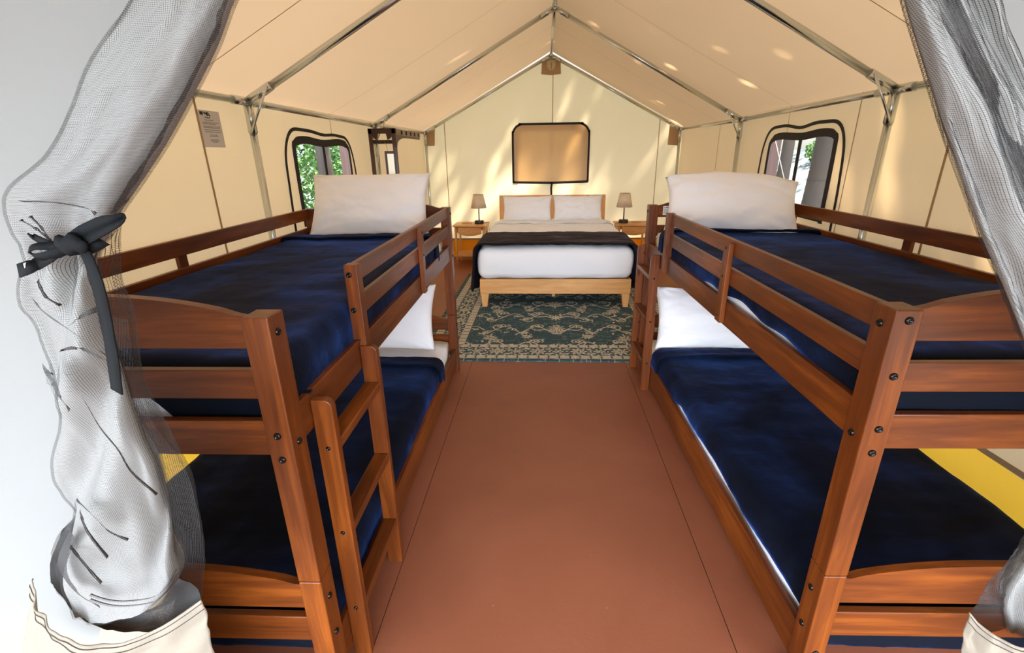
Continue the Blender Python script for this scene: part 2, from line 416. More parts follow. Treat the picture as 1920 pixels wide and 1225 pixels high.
side_window('window_1',wl,-1,'clear vinyl window with black border in the left tent wall',3.93,[(3.27,1.05),(3.285,1.35),(3.31,1.58),(3.42,1.71),(3.60,1.735),(3.9,1.715),(4.25,1.715),(4.42,1.70),(4.53,1.60),(4.58,1.40),(4.60,1.05)])
side_window('window_2',wr_,1,'clear vinyl window with black border in the right tent wall',3.93,[(3.29,1.05),(3.30,1.35),(3.34,1.6),(3.45,1.715),(3.66,1.735),(3.95,1.715),(4.3,1.74),(4.5,1.71),(4.6,1.58),(4.63,1.35),(4.64,1.05)])
# rear closed window flap
bm=bmesh.new(); rp=round_rect(-.505,.60,1.165,1.965,.15,9)
rp=interp(rp,70); flat_path(bm,[(a,YB-.022,b) for a,b in rp],.030,(0,-1,0)); flat_path(bm,[(-.515,YB-.022,1.165),(.05,YB-.022,1.152),(.605,YB-.022,1.168)],.034,(0,-1,0))
flat_path(bm,[(.072,YB-.022,1.16),(.06,YB-.022,1.08),(.075,YB-.022,.70)],.030,(0,-1,0))
w3=struct(obj('window_3',bm,BLACKT,recenter=False),'closed rear window flap outlined in black tape')
bm=bmesh.new(); prism(bm,round_rect(-.50,.595,1.165,1.96,.15,9),1,YB-.0125,YB-.012); obj('window_flap',bm,canvas('flap_inner',(.86,.73,.56),(.97,.82,.58),.55),w3,recenter=False)
bm=bmesh.new(); box(bm,-.50,-.42,YB+.012,YB+.018,1.17,1.9); box(bm,.505,.595,YB+.012,YB+.018,1.17,1.9); box(bm,-.42,.505,YB+.012,YB+.018,1.87,1.95); obj('flap_hem',bm,GUS,w3,recenter=False)

# ------------------------------------------------------------------ tent frame (steel pipes)
fr=thing('tent_frame','galvanised steel pipe frame holding up the canvas tent','frame',(0,2.89,0))
def fp(p): return (p[0],p[1]-2.89,p[2])
Fs=[(.80,-1.645,1.70,1.835,2.735),(2.89,-1.682,1.765,1.842,2.752),(5.15,-1.722,1.822,1.838,2.788),(7.60,-1.782,1.880,1.866,2.825)]
EZ={}
for (y,xl,xr,ez,rz) in Fs:
    r=.020
    for x in (xl,xr):
        bm=bmesh.new(); tube(bm,[fp((x,y,0)),fp((x,y,ez))],r,14); tube(bm,[fp((x,y,ez-.16)),fp((x,y,ez))],r*1.22,14)
        obj('pole',bm,STEEL,fr)
        bm=bmesh.new(); d=(Vector((RX,y,rz))-Vector((x,y,ez))); u=d.normalized()
        tube(bm,[fp((x,y,ez)),fp((RX,y,rz))],r,14); tube(bm,[fp((x,y,ez)),fp(Vector((x,y,ez))+u*.17)],r*1.22,14); tube(bm,[fp((RX,y,rz)),fp(Vector((RX,y,rz))-u*.14)],r*1.22,14)
        obj('rafter',bm,STEEL,fr)
        if .9<y<7:
            bm=bmesh.new(); a=Vector((x,y-.03,ez-.17)); b=Vector((x,y-.03,ez))+u*.16
            tube(bm,[fp(a),fp(b)],.007,8); obj('corner_brace',bm,STEEL,fr)
for i in range(3):
    a,b=Fs[i],Fs[i+1]
    for k in (1,2):
        A=Vector((a[k],a[0],a[3])); Bq=Vector((b[k],b[0],b[3])); u=(Bq-A).normalized()
        bm=bmesh.new(); tube(bm,[fp(A),fp(Bq)],.018,14); tube(bm,[fp(A),fp(A+u*.15)],.023,14); tube(bm,[fp(Bq-u*.15),fp(Bq)],.023,14); obj('eave_pipe',bm,STEEL,fr)
    bm=bmesh.new(); A=Vector((RX,a[0],a[4])); Bq=Vector((RX,b[0],b[4])); tube(bm,[fp(A),fp(Bq)],.018,14); tube(bm,[fp(Bq-Vector((0,.14,0))),fp(Bq)],.023,14); obj('ridge_pipe',bm,STEEL,fr)

# ------------------------------------------------------------------ bunk bed (canonical: u=0 aisle face, v=0 guard-rail end)
LB=2.447; BWD=1.0; PW,PD=.062,.070; HT=1.22; ZJ=.456
def arch(u0,u1,z0,zend,zmid,n=28):
    pts=[(u0,z0),(u1,z0)]
    for t in np.linspace(1,0,n):
        s=min(t,1-t)*2; k=1-(1-s)**2.5; k=k*min(1,(s+.02)/.14)
        pts.append((u0+(u1-u0)*t,zend+(zmid-zend)*k))
    return pts
def bolt(parent,p,ax,sgn,k_=1):
    bm=bmesh.new()
    prof=[(r*k_,h*k_) for r,h in [(.0095,0),(.0095,.002),(.0075,.005),(.004,.0058),(.0035,.003),(.001,.003)]]
    rings=[]
    for r,h in prof:
        ring=[]
        for k in range(14):
            a=2*PI*k/14; c,s=r*math.cos(a),r*math.sin(a)
            q=(p[0]+sgn*h,p[1]+c,p[2]+s) if ax==0 else (p[0]+c,p[1]+sgn*h,p[2]+s)
            ring.append(bm.verts.new(q))
        rings.append(ring)
    for i in range(len(rings)-1):
        for k in range(14): bm.faces.new((rings[i][k],rings[i][(k+1)%14],rings[i+1][(k+1)%14],rings[i+1][k])).smooth=True
    bm.faces.new(rings[-1])
    return obj('bolt',bm,BOLT,parent)
def make_bunk():
    t=thing('bunk_bed','','bunk bed',(0,0,0))
    bv=.0035
    for iv,v0 in enumerate((0,LB-PD)):
        for iu,u0 in enumerate((0,BWD-PW)):
            bm=bmesh.new(); box(bm,u0,u0+PW,v0,v0+PD,0,ZJ-.001,bv); box(bm,u0,u0+PW,v0,v0+PD,ZJ+.001,HT,bv)
            p=obj('post',bm,WZ,t)
            vy,sg=(v0,-1) if iv==0 else (v0+PD,1)
            if iu==0 or True:
                for z in ((1.196,1.06,.92,.853,.16,.09) if (iv==0 and iu==0) or iu==1 else (.92,.853,.16,.09)): bolt(p,(u0+PW/2+.002,vy,z),1,sg)
                ux,su=(0,-1) if iu==0 else (BWD,1)
                for z in (1.178,.888,.375,.235): bolt(p,(ux,v0+PD/2+.004,z),0,su)
        yc=v0+PD/2; a,b=yc-.012,yc+.012
        for nm,z0,ze,zm in (('head_panel',1.138,1.214,1.266),('lower_head_panel',.333,.418,.472)):
            bm=bmesh.new(); prism(bm,arch(PW-.001,BWD-PW+.001,z0,ze,zm),1,a,b,bev=.003); obj(nm,bm,WX,t)
        for z0,z1 in ((1.008,1.083),(.850,.947),(.203,.297)):
            obj('end_slat',B(PW-.001,BWD-PW+.001,a,b,z0,z1,bev=.003),WX,t)
    # side rails
    for u0 in (.012,BWD-.034):
        obj('side_rail',B(u0,u0+.022,PD,LB-PD,.862,.965,bev=.003),WY,t)
        obj('lower_side_rail',B(u0,u0+.022,PD,LB-PD,.048,.190,bev=.003),WY,t)
    # wall-side guard rails
    u0=BWD-.034
    obj('guard_rail',B(u0,u0+.022,PD,LB-PD,1.150,1.222,bev=.003),WY,t); obj('guard_rail',B(u0,u0+.022,PD,LB-PD,1.03,1.098,bev=.003),WY,t)
    for v in (LB-1.115,):
        obj('guard_post',B(u0+.022,u0+.040,v-.028,v+.028,.87,1.205,bev=.003),WZ,t)
    # aisle-side guard
    gu0,gu1=.012,.034; G=1.91
    obj('guard_rail',B(gu0,gu1,PD,G-.01,1.155,1.218,bev=.003),WY,t); obj('guard_rail',B(gu0,gu1,PD,G-.01,1.036,1.104,bev=.003),WY,t)
    e=obj('guard_post',B(gu0-.022,gu1,G-.045,G+.0,.868,1.222,bev=.003),WZ,t); 
    m_=obj('guard_post',B(gu0-.022,gu0,.93,.985,.872,1.205,bev=.003),WZ,t)
    for z in (1.186,1.07,.90):
        bolt(m_,(gu0-.022,.957,z),0,-1,.55)
    for z in (1.19,1.07): bolt(e,(gu0+.006,G,z),1,1)
    # slats under both mattresses
    for z0 in (.865,.075):
        for k in range(11):
            v=.14+k*(LB-.28)/10; obj('mattress_slat',B(.036,BWD-.036,v-.03,v+.03,z0,z0+.016),WX,t)
    # ladder (a part that hooks over the side rail)
    lad=bpy.data.objects.new('ladder',None); COL.objects.link(lad); lad.parent=t; lad.location=(0,0,0)
    def stile(v0):
        bm=bmesh.new(); us0,us1=-.046,.010; r=.022
        pts=[(us0,0),(us1,0),(us1,.945)]+[(us0+r-r*math.sin(a),.945-r+r*math.cos(a)) for a in np.linspace(0,PI/2,7)]
        prism(bm,pts,1,v0,v0+.026,bev=.002); s=obj('stile',bm,WZ,lad); return s
    for v0 in (0,.39):
        s=stile(v0)
    for z in (.812,.52,.22):
        obj('rung',B(-.044,.008,.026,.39,z-.030,z,bev=.003),WY,lad)
        for v0,sg in ((0,-1),(.416,1)):
            b_=bolt(lad,(-.018,v0,z-.015),1,sg,.7); b_.name='rung_bolt'
    for v0 in (.003,.393):
        bm=bmesh.new(); prism(bm,[(.008,.966),(.050,.966),(.050,.930),(.045,.930),(.045,.961),(.008,.961)][::-1],1,v0,v0+.02); obj('hook',bm,BLACKM,lad)
    return t,lad
def copy_tree(o,parent=None):
    c=o.copy(); COL.objects.link(c); c.parent=parent
    for ch in list(o.children): copy_tree(ch,c)
    return c
XL,YL,XR,YR,TL,TR=-.6517,.987,.7294,1.06,-.0153,-.0252
bR,ladR=make_bunk()
bL=copy_tree(bR)
bR.location=(XR,YR,0); bR.rotation_euler=(0,0,-TR); bR['group']=bL['group']='bunk beds along the side walls'; bR['label']='dark wood bunk bed along the right tent wall, ladder at its far end'
bL.location=(XL+TL*LB,YL+LB,0); bL.rotation_euler=(0,0,PI-TL); bL['label']='dark wood bunk bed along the left tent wall, ladder at its near end'
ladR.location.y=2.025
ladL=[c for c in bL.children if c.name.startswith('ladder')][0]; ladL.location.y=LB-.135-.416
# warning sticker on right bunk's far head panel
st=obj('warning_sticker',B(.098,.150,LB-PD/2-.0135,LB-PD/2-.0120,1.152,1.212),plain('white_paper',(.8,.82,.84),.6),bR)
st['label']='small white warning sticker'
bm=bmesh.new(); prism(bm,[(.103,1.197),(.112,1.197),(.1075,1.206)],1,LB-PD/2-.0142,LB-PD/2-.0135); box(bm,.116,.143,LB-PD/2-.0142,LB-PD/2-.0135,1.198,1.205)
for k in range(5): box(bm,.103,.145-.006*(k%2),LB-PD/2-.0142,LB-PD/2-.0135,1.188-k*.007,1.190-k*.007)
obj('sticker_print',bm,plain('grey_ink',(.12,.15,.2),.7),st)

# ------------------------------------------------------------------ bedding in the bunks
def Wd(side,u,v,z):
    if side=='L': return Vector((XL+TL*v-u,YL+v,z))
    return Vector((XR+TR*v+u,YR+v,z))
def cushion_box(name,side,u0,u1,v0,v1,z0,z1,r,mat_,seed=0,amp=.004):
    nu,nv,nz=28,50,6
    bm=bmesh.new(); box(bm,u0,u1,v0,v1,z0,z1)
    bmesh.ops.subdivide_edges(bm,edges=bm.edges[:],cuts=11,use_grid_fill=True)
    c=Vector(((u0+u1)/2,(v0+v1)/2,(z0+z1)/2)); h=Vector(((u1-u0)/2,(v1-v0)/2,(z1-z0)/2))
    for v in bm.verts:
        d=v.co-c; q=Vector((max(-h.x+r,min(h.x-r,d.x)),max(-h.y+r,min(h.y-r,d.y)),max(-h.z+r,min(h.z-r,d.z)))); e=d-q
        if e.length>1e-6: e=e.normalized()*r
        p=c+q+e; p+=e*(amp/r)*fbm(p.x*7,p.y*5,p.z*7+seed)*3
        v.co=Wd(side,p.x,p.y,p.z)
    return obj(name,bm,mat_,sm=True)
def blanket(name,side,u0,u1,v0,v1,ztop,hem_a,hem_b,end_drop,cuff,seed,mat_=None,r=.055,th=.014):
    """drape over a mattress: hem_a(v) aisle-side hem height, hem_b wall side; end_drop(u) height of the hem at the near end; cuff turned back at the far end"""
    nu,nv=64,110
    def prof(s,hema,hemb):
        # s in 0..1 across: aisle hem -> over top -> wall hem ; returns u,z and corner fraction
        La=max(.01,ztop-r-hema); Lb=max(.01,ztop-r-hemb); q=PI/2*r; W=(u1-u0)-2*r; T=La+q+W+q+Lb; d=s*T
        if d<La: return u0,hema+d,0
        d-=La
        if d<q: a=d/r; return u0+r-r*math.cos(a),ztop-r+r*math.sin(a),d/q
        d-=q
        if d<W: return u0+r+d,ztop,1
        d-=W
        if d<q: a=d/r; return u1-r+r*math.sin(a),ztop-r+r*math.cos(a),1-d/q
        d-=q; return u1,ztop-r-d,0
    # along-bed path: near end drop -> top -> cuff
    path=[]; zd=ztop-r
    for t in np.linspace(0,1,12): path.append(('d',t))
    for a in np.linspace(0,PI/2,8)[1:]: path.append(('r',a))
    for t in np.linspace(0,1,80)[1:]: path.append(('t',t))
    for t in np.linspace(0,1,20)[1:]: path.append(('c',t))
    P=np.zeros((len(path),nu,3))
    for i,(k,t) in enumerate(path):
        for j in range(nu):
            s=j/(nu-1)
            if k=='d' : vv=v0; 
            elif k=='r': vv=v0+r-r*math.cos(t)
            elif k=='t': vv=v0+r+(v1-v0-r)*t
            else: vv=v1
            u,z,cf=prof(s,hem_a(vv),hem_b(vv))
            if k in('d','r'):
                # fold the profile down the near end
                zt=z
                e=end_drop(u)
                if k=='d': z=min(zt,ztop-r)- (ztop-r-e)*(1-t) if cf>0 else zt-(0 if True else 0)
                else: z=zt-r*(1-math.sin(t)) if cf>0 else zt
                if cf==0 and k=='d': z=max(e,min(zt,ztop-r))
            if k=='c':
                # rolled-back cuff: rise over and come back toward the near end
                a=t*PI; 
                if t<.4:
                    aa=t/.4*PI; vv=v1+.016*math.sin(aa); lift=.012*(1-math.cos(aa))
                else: vv=v1-(t-.4)/.6*cuff; lift=.024-.004*(t-.4)/.6
                z+=lift*(1 if cf>0 else .4); 
                if cf<1: u+= (-1 if s<.5 else 1)*lift*.8
            w=fbm(u*5+seed,vv*3.2,z*4,4); w2=fbm(u*2.1+seed*3,vv*11,z*3+9,3)
            disp=.0065*w+.0035*w2*(1.0 if k!='c' else 2.2)
            if cf>=1 or k in('c',): z+=disp+.0
            else: u+=disp*(-1 if s<.5 else 1)*.8; z+=disp*.4
            if k=='d': vv+= -abs(disp)*.8
            P[i,j]=Wd(side,u,vv,z)
    o=grid_mesh(name,P,mat_ or VELVET,thick=th); base(o); return o
MI=dict(u0=.046,u1=.955)
def msheet(side,z0,z1,label,grp):
    o=cushion_box('mattress',side,MI['u0'],MI['u1'],.078,LB-.075,z0,z1,.045,SHEET,seed=z0*7+(3 if side=='L' else 0)); tag(o,label,'mattress',grp); return o
G_='sheeted bunk mattresses'
msheet('L',.885,1.058,'white sheeted mattress on the upper deck of the left bunk bed',G_)
msheet('R',.885,1.058,'white sheeted mattress on the upper deck of the right bunk bed',G_)
msheet('L',.094,.272,'white sheeted mattress on the lower deck of the left bunk bed',G_)
msheet('R',.094,.272,'white sheeted mattress on the lower deck of the right bunk bed',G_)
U0,U1=.037,.962
tag(blanket('blanket','L',U0,U1,.068,1.995,1.075,lambda v:.93,lambda v:1.03,lambda u:.905+.12*max(0,min(1,(u-.30)/.12)),.075,1.1),'navy plush blanket on the upper deck of the left bunk bed','blanket','navy blankets on the bunks')
tag(blanket('blanket','R',U0,U1,.068,2.10,1.075,lambda v:.957+.03*math.sin((v-.15)*2.3)**2*(1 if .05<v<1.5 else .3)+.008*math.sin(v*17),lambda v:1.03,lambda u:.90,.07,5.3),'navy plush blanket on the upper deck of the right bunk bed','blanket','navy blankets on the bunks')
tag(blanket('blanket','L',U0,U1,.068,1.90,.290,lambda v:.155+.008*math.sin(v*13),lambda v:.2,lambda u:.12,.10,8.7),'navy plush blanket on the lower deck of the left bunk bed','blanket','navy blankets on the bunks')
tag(blanket('blanket','R',U0,U1,.068,2.02,.290,lambda v:.165+.055*max(0,min(1,(1.55-v)/.15))+.008*math.sin(v*9)+(.02 if v>1.9 else 0),lambda v:.2,lambda u:.12,.12,12.9),'navy plush blanket on the lower deck of the right bunk bed','blanket','navy blankets on the bunks')

def pillow(name,c,size,thick,lean,yaw,roll,label,seed,mat_=None,group=None,floppy=.0):
    """local x = width, local z = height, y = thickness"""
    n,mn=52,40; W,H=size; rows=[]
    bm=bmesh.new(); sides=[]
    for sgn in (1,-1):
        g=[]
        for i in range(n+1):
            row=[]
            for j in range(mn+1):
                a=-1+2*i/n; b=-1+2*j/mn
                ea=(1-abs(a)**2.6); eb=(1-abs(b)**2.6); t=thick/2*(max(0,ea)**.55)*(max(0,eb)**.55)
                pin=1-.07*(1-abs(b)**2)*(abs(a)**4); pin2=1-.08*(1-abs(a)**2)*(abs(b)**4)
                x=a*W/2*pin; z=b*H/2*pin2
                edge=max(abs(a),abs(b))
                wv=fbm(a*2.2+seed,b*2.2,sgn*3.1,4)*.014+ .010*math.sin((a*b)*9+seed)*edge**3*(1-edge**8)
                # radial creases from corners
                ang=math.atan2(1-abs(b),1-abs(a)+1e-6); wv+=.011*math.sin(ang*11+seed*2)*math.exp(-((1-abs(a))**2+(1-abs(b))**2)*5)
                y=sgn*t+(wv*(1 if t>1e-4 else .3) if True else 0)*(sgn if t>1e-4 else 1)
                z-= floppy*max(0,b)*abs(a)**2*H
                # rest: flatten the bottom edge
                row.append(Vector((x,y,z)))
            g.append(row)
        sides.append(g)
    V=[[None]*(mn+1) for _ in range(n+1)]; V2=[[None]*(mn+1) for _ in range(n+1)]
    for i in range(n+1):
        for j in range(mn+1):
            if i in(0,n) or j in (0,mn): 
                p=(sides[0][i][j]+sides[1][i][j])/2; V[i][j]=V2[i][j]=bm.verts.new(p)
            else: V[i][j]=bm.verts.new(sides[0][i][j]); V2[i][j]=bm.verts.new(sides[1][i][j])
    for i in range(n):
        for j in range(mn):
            bm.faces.new((V[i][j],V[i+1][j],V[i+1][j+1],V[i][j+1])); 
            q=(V2[i][j],V2[i][j+1],V2[i+1][j+1],V2[i+1][j])
            if set(q)!=set((V[i][j],V[i+1][j],V[i+1][j+1],V[i][j+1])): bm.faces.new(q)
    R_=Matrix.Rotation(yaw,4,'Z')@Matrix.Rotation(lean,4,'X')@Matrix.Rotation(roll,4,'Y')
    for v in bm.verts: v.co=R_@v.co+Vector(c)
    o=obj(name,bm,mat_ or PILLOW,sm=True); return tag(o,label,'pillow',group or ('bed pillows on the double bed' if c[1]>6 else 'pillows at the heads of the bunks'))
# lean<0 tips the top away from the camera (+y)
pillow('pillow',(-1.17,3.20,1.262),(.78,.42),.19,-.48,.02,.0,'white pillow propped at the head of the upper left bunk',1.3)
pillow('pillow',(1.135,3.24,1.255),(.82,.43),.20,-.55,-.05,.05,'white pillow propped at the head of the upper right bunk',4.4,floppy=.14)
pillow('pillow',(-1.19,3.16,.505),(.80,.46),.16,-.44,.03,.0,'white pillow propped at the head of the lower left bunk',7.9)
pillow('pillow',(1.12,3.21,.490),(.80,.44),.17,-.48,-.04,.0,'white pillow propped at the head of the lower right bunk',9.2)

# ------------------------------------------------------------------ double bed
BX0,BX1,BY0,BY1=-.725,.875,5.04,7.56; BC=(BX0+BX1)/2
bed=thing('platform_bed','knotty pine platform bed against the rear tent wall','bed',(BC,BY0,0))
def lb(x0,x1,y0,y1,z0,z1,b=.004): return B(x0-BC,x1-BC,y0-BY0,y1-BY0,z0,z1,bev=b)
obj('footboard',lb(BX0,BX1,BY0,BY0+.03,.155,.312),PX,bed)
for x0 in (BX0,BX1-.03): obj('side_board',lb(x0,x0+.03,BY0+.03,BY1-.04,.155,.312),PY,bed)
for x0,s in ((BX0+.008,1),(BX1-.008,-1)):
    for y0 in (BY0+.004,BY1-.12):
        bm=bmesh.new(); a=x0-BC; pts=[(a,.155),(a+s*.01,.0),(a+s*.062,0),(a+s*.085,.155)]
        if s<0: pts=pts[::-1]
        prism(bm,pts,1,y0-BY0,y0-BY0+.07,bev=.003); obj('leg',bm,PZ,bed)
obj('center_leg',lb(.052,.088,BY0+.42,BY0+.455,0,.16,.002),PZ,bed)
for k in range(10): obj('slat',lb(BX0+.03,BX1-.03,BY0+.12+k*.24,BY0+.19+k*.24,.285,.300,0),PX,bed)
HY=BY1-.04
for x0 in (BX0+.01,BX1-.01-.075): obj('headboard_post',lb(x0,x0+.075,HY,HY+.04,0,.985),PZ,bed)
obj('headboard_rail',lb(BX0+.085,BX1-.085,HY+.002,HY+.036,.915,.985),PX,bed); obj('headboard_rail',lb(BX0+.085,BX1-.085,HY+.002,HY+.036,.34,.44),PX,bed)
obj('headboard_rail',lb(BC-.04,BC+.04,HY+.002,HY+.036,.44,.915),PZ,bed)
for k in range(9):
    x=BX0+.19+k*.1475
    if abs(x-BC)>.06: obj('spindle',lb(x-.012,x+.012,HY+.008,HY+.030,.44,.915),PZ,bed)
def soft_box(name,x0,x1,y0,y1,z0,z1,r,mat_,seed,amp=.01,cuts=40,sc=3.5,bulge=.03):
    bm=bmesh.new(); box(bm,x0,x1,y0,y1,z0,z1); bmesh.ops.subdivide_edges(bm,edges=bm.edges[:],cuts=cuts,use_grid_fill=True)
    c=Vector(((x0+x1)/2,(y0+y1)/2,(z0+z1)/2)); h=Vector(((x1-x0)/2,(y1-y0)/2,(z1-z0)/2))
    for v in bm.verts:
        d=v.co-c; q=Vector([max(-h[i]+r,min(h[i]-r,d[i])) for i in range(3)]); e=d-q
        if e.length>1e-6: e=e.normalized()*r
        p=c+q+e; zz=(p.z-c.z)/h.z
        k=bulge*(1-zz*zz); n_=Vector((e.x,e.y,0)); 
        if n_.length>1e-6: p+=n_.normalized()*k*min(1,n_.length/r)
        p+=e.normalized()*amp*fbm(p.x*sc,p.y*sc,p.z*sc+seed,4) if e.length>1e-6 else Vector()
        v.co=p
    return obj(name,bm,mat_,sm=True)
tag(soft_box('mattress',BX0+.005,BX1-.005,BY0+.01,HY-.01,.305,.652,.075,SHEET,2,.012),'thick white sheeted mattress on the pine double bed','mattress')
# top sheet band folded toward the pillows
def sheet_over(name,y0,y1,z,drop,mat_,label,cat,seed,th=.012,amp=.006,wave=.02,x0=BX0-.035,x1=BX1+.035,r=.09):
    nu,nv=110,50; P=np.zeros((nv,nu,3))
    for i in range(nv):
        t=i/(nv-1)
        for j in range(nu):
            s=j/(nu-1); W=(x1-x0)-2*r; q=PI/2*r; D=drop; T=2*D+2*q+W; d=s*T; y=y0+(y1-y0)*t
            if d<D: x,zz,cf=x0,z-r-(D-d),(D-d)/D
            elif d<D+q: a=(d-D)/r; x,zz,cf=x0+r-r*math.cos(a),z-r+r*math.sin(a),0
            elif d<D+q+W: x,zz,cf=x0+r+(d-D-q),z,0
            elif d<D+2*q+W: a=(d-D-q-W)/r; x,zz,cf=x1-r+r*math.sin(a),z-r+r*math.cos(a),0
            else: x,zz,cf=x1,z-r-(d-D-2*q-W),(d-D-2*q-W)/D
            sg=-1 if s<.5 else 1
            x+=sg*cf*(.02+.03*math.sin(y*16+seed)+wave*math.sin(y*37)); y+=wave*math.sin(x*2.3+seed)+.5*wave*math.sin(x*6)
            zz+=amp*fbm(x*5,y*9,seed,4)+ (0.0)
            P[i,j]=(x,y,zz)
    o=grid_mesh(name,P,mat_,thick=th); base(o); return tag(o,label,cat)
sheet_over('bed_sheet',5.78,6.85,.668,.16,SHEET,'white top sheet pulled up over the double bed below its pillows','sheet',3.3,th=.006,amp=.007,wave=.008)
sheet_over('bed_sheet',6.72,6.98,.682,.10,SHEET,'white sheet fold turned back just in front of the double bed pillows','sheet',5.1,th=.008,amp=.01,wave=.012)
sheet_over('bed_throw',5.02,5.80,.690,.42,RUNNER,'dark charcoal plush throw draped across the foot of the double bed','blanket',1.7,th=.02,amp=.008,wave=.012,x0=BX0-.05,x1=BX1+.055)
pillow('pillow',(-.290,7.31,.805),(.72,.40),.15,-.42,0,0,'white pillow against the headboard, left of the bed centre',2.2)
pillow('pillow',(.445,7.31,.810),(.72,.40),.15,-.42,0,0,'white pillow against the headboard, right of the bed centre',3.7)

# ------------------------------------------------------------------ rug (woven colours per vertex)
def make_rug():
    x0,x1,y0,y1=-1.09,1.25,3.565,6.62; W,Hh=x1-x0,y1-y0; step=.0062
    nx,ny=int(W/step)+1,int(Hh/step)+1
    X,Y=np.meshgrid(np.linspace(-W/2,W/2,nx),np.linspace(-Hh/2,Hh/2,ny))
    cream=np.zeros_like(X)
    def stroke(pts,w,val=1.0):
        pts=np.array(pts)
        for a,b in zip(pts[:-1],pts[1:]):
            lo=np.minimum(a,b)-w*1.6; hi=np.maximum(a,b)+w*1.6
            j0,j1=np.searchsorted(X[0],[lo[0],hi[0]]); i0,i1=np.searchsorted(Y[:,0],[lo[1],hi[1]])
            if j1<=j0 or i1<=i0: continue
            sx=X[i0:i1,j0:j1]-a[0]; sy=Y[i0:i1,j0:j1]-a[1]; d=b-a; l2=max(1e-9,d@d); t=np.clip((sx*d[0]+sy*d[1])/l2,0,1)
            dd=np.hypot(sx-t*d[0],sy-t*d[1]); c=np.clip((w-dd)/(w*.6)+.5,0,1)*val
            cream[i0:i1,j0:j1]=np.maximum(cream[i0:i1,j0:j1],c)
    def blob(cx,cy,fn):
        R=.19; j0,j1=np.searchsorted(X[0],[cx-R,cx+R]); i0,i1=np.searchsorted(Y[:,0],[cy-R,cy+R])
        if j1<=j0 or i1<=i0: return
        sx=X[i0:i1,j0:j1]-cx; sy=Y[i0:i1,j0:j1]-cy; r=np.hypot(sx,sy); a=np.arctan2(sy,sx)
        c,mask=fn(r,a); cur=cream[i0:i1,j0:j1]; cream[i0:i1,j0:j1]=np.where(mask,c,cur)
    def palm(cx,cy,R=.1,k=8,ph=0):
        def f(r,a):
            edge=R*(.72+.28*np.cos(k*a+ph)); c=np.where(r<edge,1.,0.)
            c=np.where((r<edge*.62)&(r>edge*.46),0.1,c); c=np.where((r<edge*.30),.0,c); c=np.where(r<edge*.16,1.,c)
            return c,r<edge*1.12
        blob(cx,cy,f)
    def flower(cx,cy,R=.035):
        def f(r,a):
            edge=R*(.8+.2*np.cos(5*a)); c=np.where((r<edge)&(r>edge*.45),1.,.0); return c,r<edge
        blob(cx,cy,f)
    def scroll(cx,cy,r0,turns,a0,sg):
        ts=np.linspace(0,1,40); return [(cx+r0*(1-.75*t)*math.cos(a0+sg*turns*2*PI*t),cy+r0*(1-.75*t)*math.sin(a0+sg*turns*2*PI*t)) for t in ts]
    bw=.36; fw,fh=W/2-bw,Hh/2-bw
    # field: mirrored vines
    rr=random.Random(5)
    for row in range(-3,4):
        cy=row*.40
        for sx in (-1,1):
            # big S vines
            for k in range(3):
                bx=.16+.36*k
                stroke([(sx*(bx-.2+.4*t),cy+.10*math.sin(t*PI*2+row+k)) for t in np.linspace(0,1,24)],.0062)
                stroke([(sx*p[0],p[1]) for p in scroll(bx,cy+.10,.105,.8,PI*1.5,1)],.0058)
                stroke([(sx*p[0],p[1]) for p in scroll(bx+.10,cy-.10,.085,.75,PI*.5,-1)],.0055)
                flower(sx*(bx+.02),cy+.11,.034); flower(sx*(bx+.13),cy-.07,.032); flower(sx*(bx-.12),cy+.02,.030)
                for q in range(4):
                    a=rr.uniform(0,2*PI); px,py=sx*(bx+rr.uniform(-.17,.17)),cy+rr.uniform(-.17,.17)
                    stroke([(px,py),(px+.028*math.cos(a),py+.028*math.sin(a))],.008)
            palm(sx*(.60),cy+.19,.068,10,row) if row%2 else palm(sx*.27,cy-.17,.055,8,row)
        palm(0,cy+.06,.088,10,0) if row%2==0 else palm(0,cy-.02,.055,6,0)
        stroke([(0,cy-.1),(0,cy+.05)],.006)
        for sx in (-1,1): stroke([(0,cy-.06),(sx*.10,cy+.02),(sx*.2,cy+.0)],.0085)
    field=(np.abs(X)<fw)&(np.abs(Y)<fh)
    cf=cream*field
    cream[:]=0
    # borders
    def ring(d0,d1): 
        dX=W/2-np.abs(X); dY=Hh/2-np.abs(Y); d=np.minimum(dX,dY); return (d>=d0)&(d<d1),d
    dX=W/2-np.abs(X); dY=Hh/2-np.abs(Y); d=np.minimum(dX,dY); S=np.where(dX<dY,Y,X)  # coordinate along the border
    out_=np.zeros_like(X)
    out_=np.where((d>.055)&(d<.062),1,out_); out_=np.where((d>.115)&(d<.122),1,out_); out_=np.where((d>.295)&(d<.302),1,out_); out_=np.where((d>.352)&(d<.36),1,out_)
    # guard stripe 1 and 2: reciprocating lozenges
    for a,b in ((.062,.115),(.302,.352)):
        t=(d-a)/(b-a); ph=(S/.085)%1; loz=(np.abs(t-.5)*1.4+np.abs(ph-.5)*1.6)<.62; dark=(np.abs(t-.5)*1.6+np.abs(ph-.5)*3)<.32; bar=(ph<.1)
        m_=(d>=a)&(d<b); out_=np.where(m_,np.where(loz&~dark,1,np.where((np.abs(ph)<.14),0.,.75)),out_)
    # main border: vine + palmettes
    a,b=.122,.295; mid=(a+b)/2; m_=(d>=a)&(d<b); t=(d-mid)
    vine=np.abs(t-.055*np.sin(S*2*PI/.34))<.010; vine2=np.abs(t+.055*np.sin(S*2*PI/.34+.7))<.007
    ph=((S/.34)%1-.5)*.34; rr_=np.hypot(ph,t); aa=np.arctan2(t,ph); e=.074*(.78+.22*np.cos(8*aa)); ro=(rr_<e)&~((rr_<e*.66)&(rr_>e*.5))&~(rr_<e*.22)
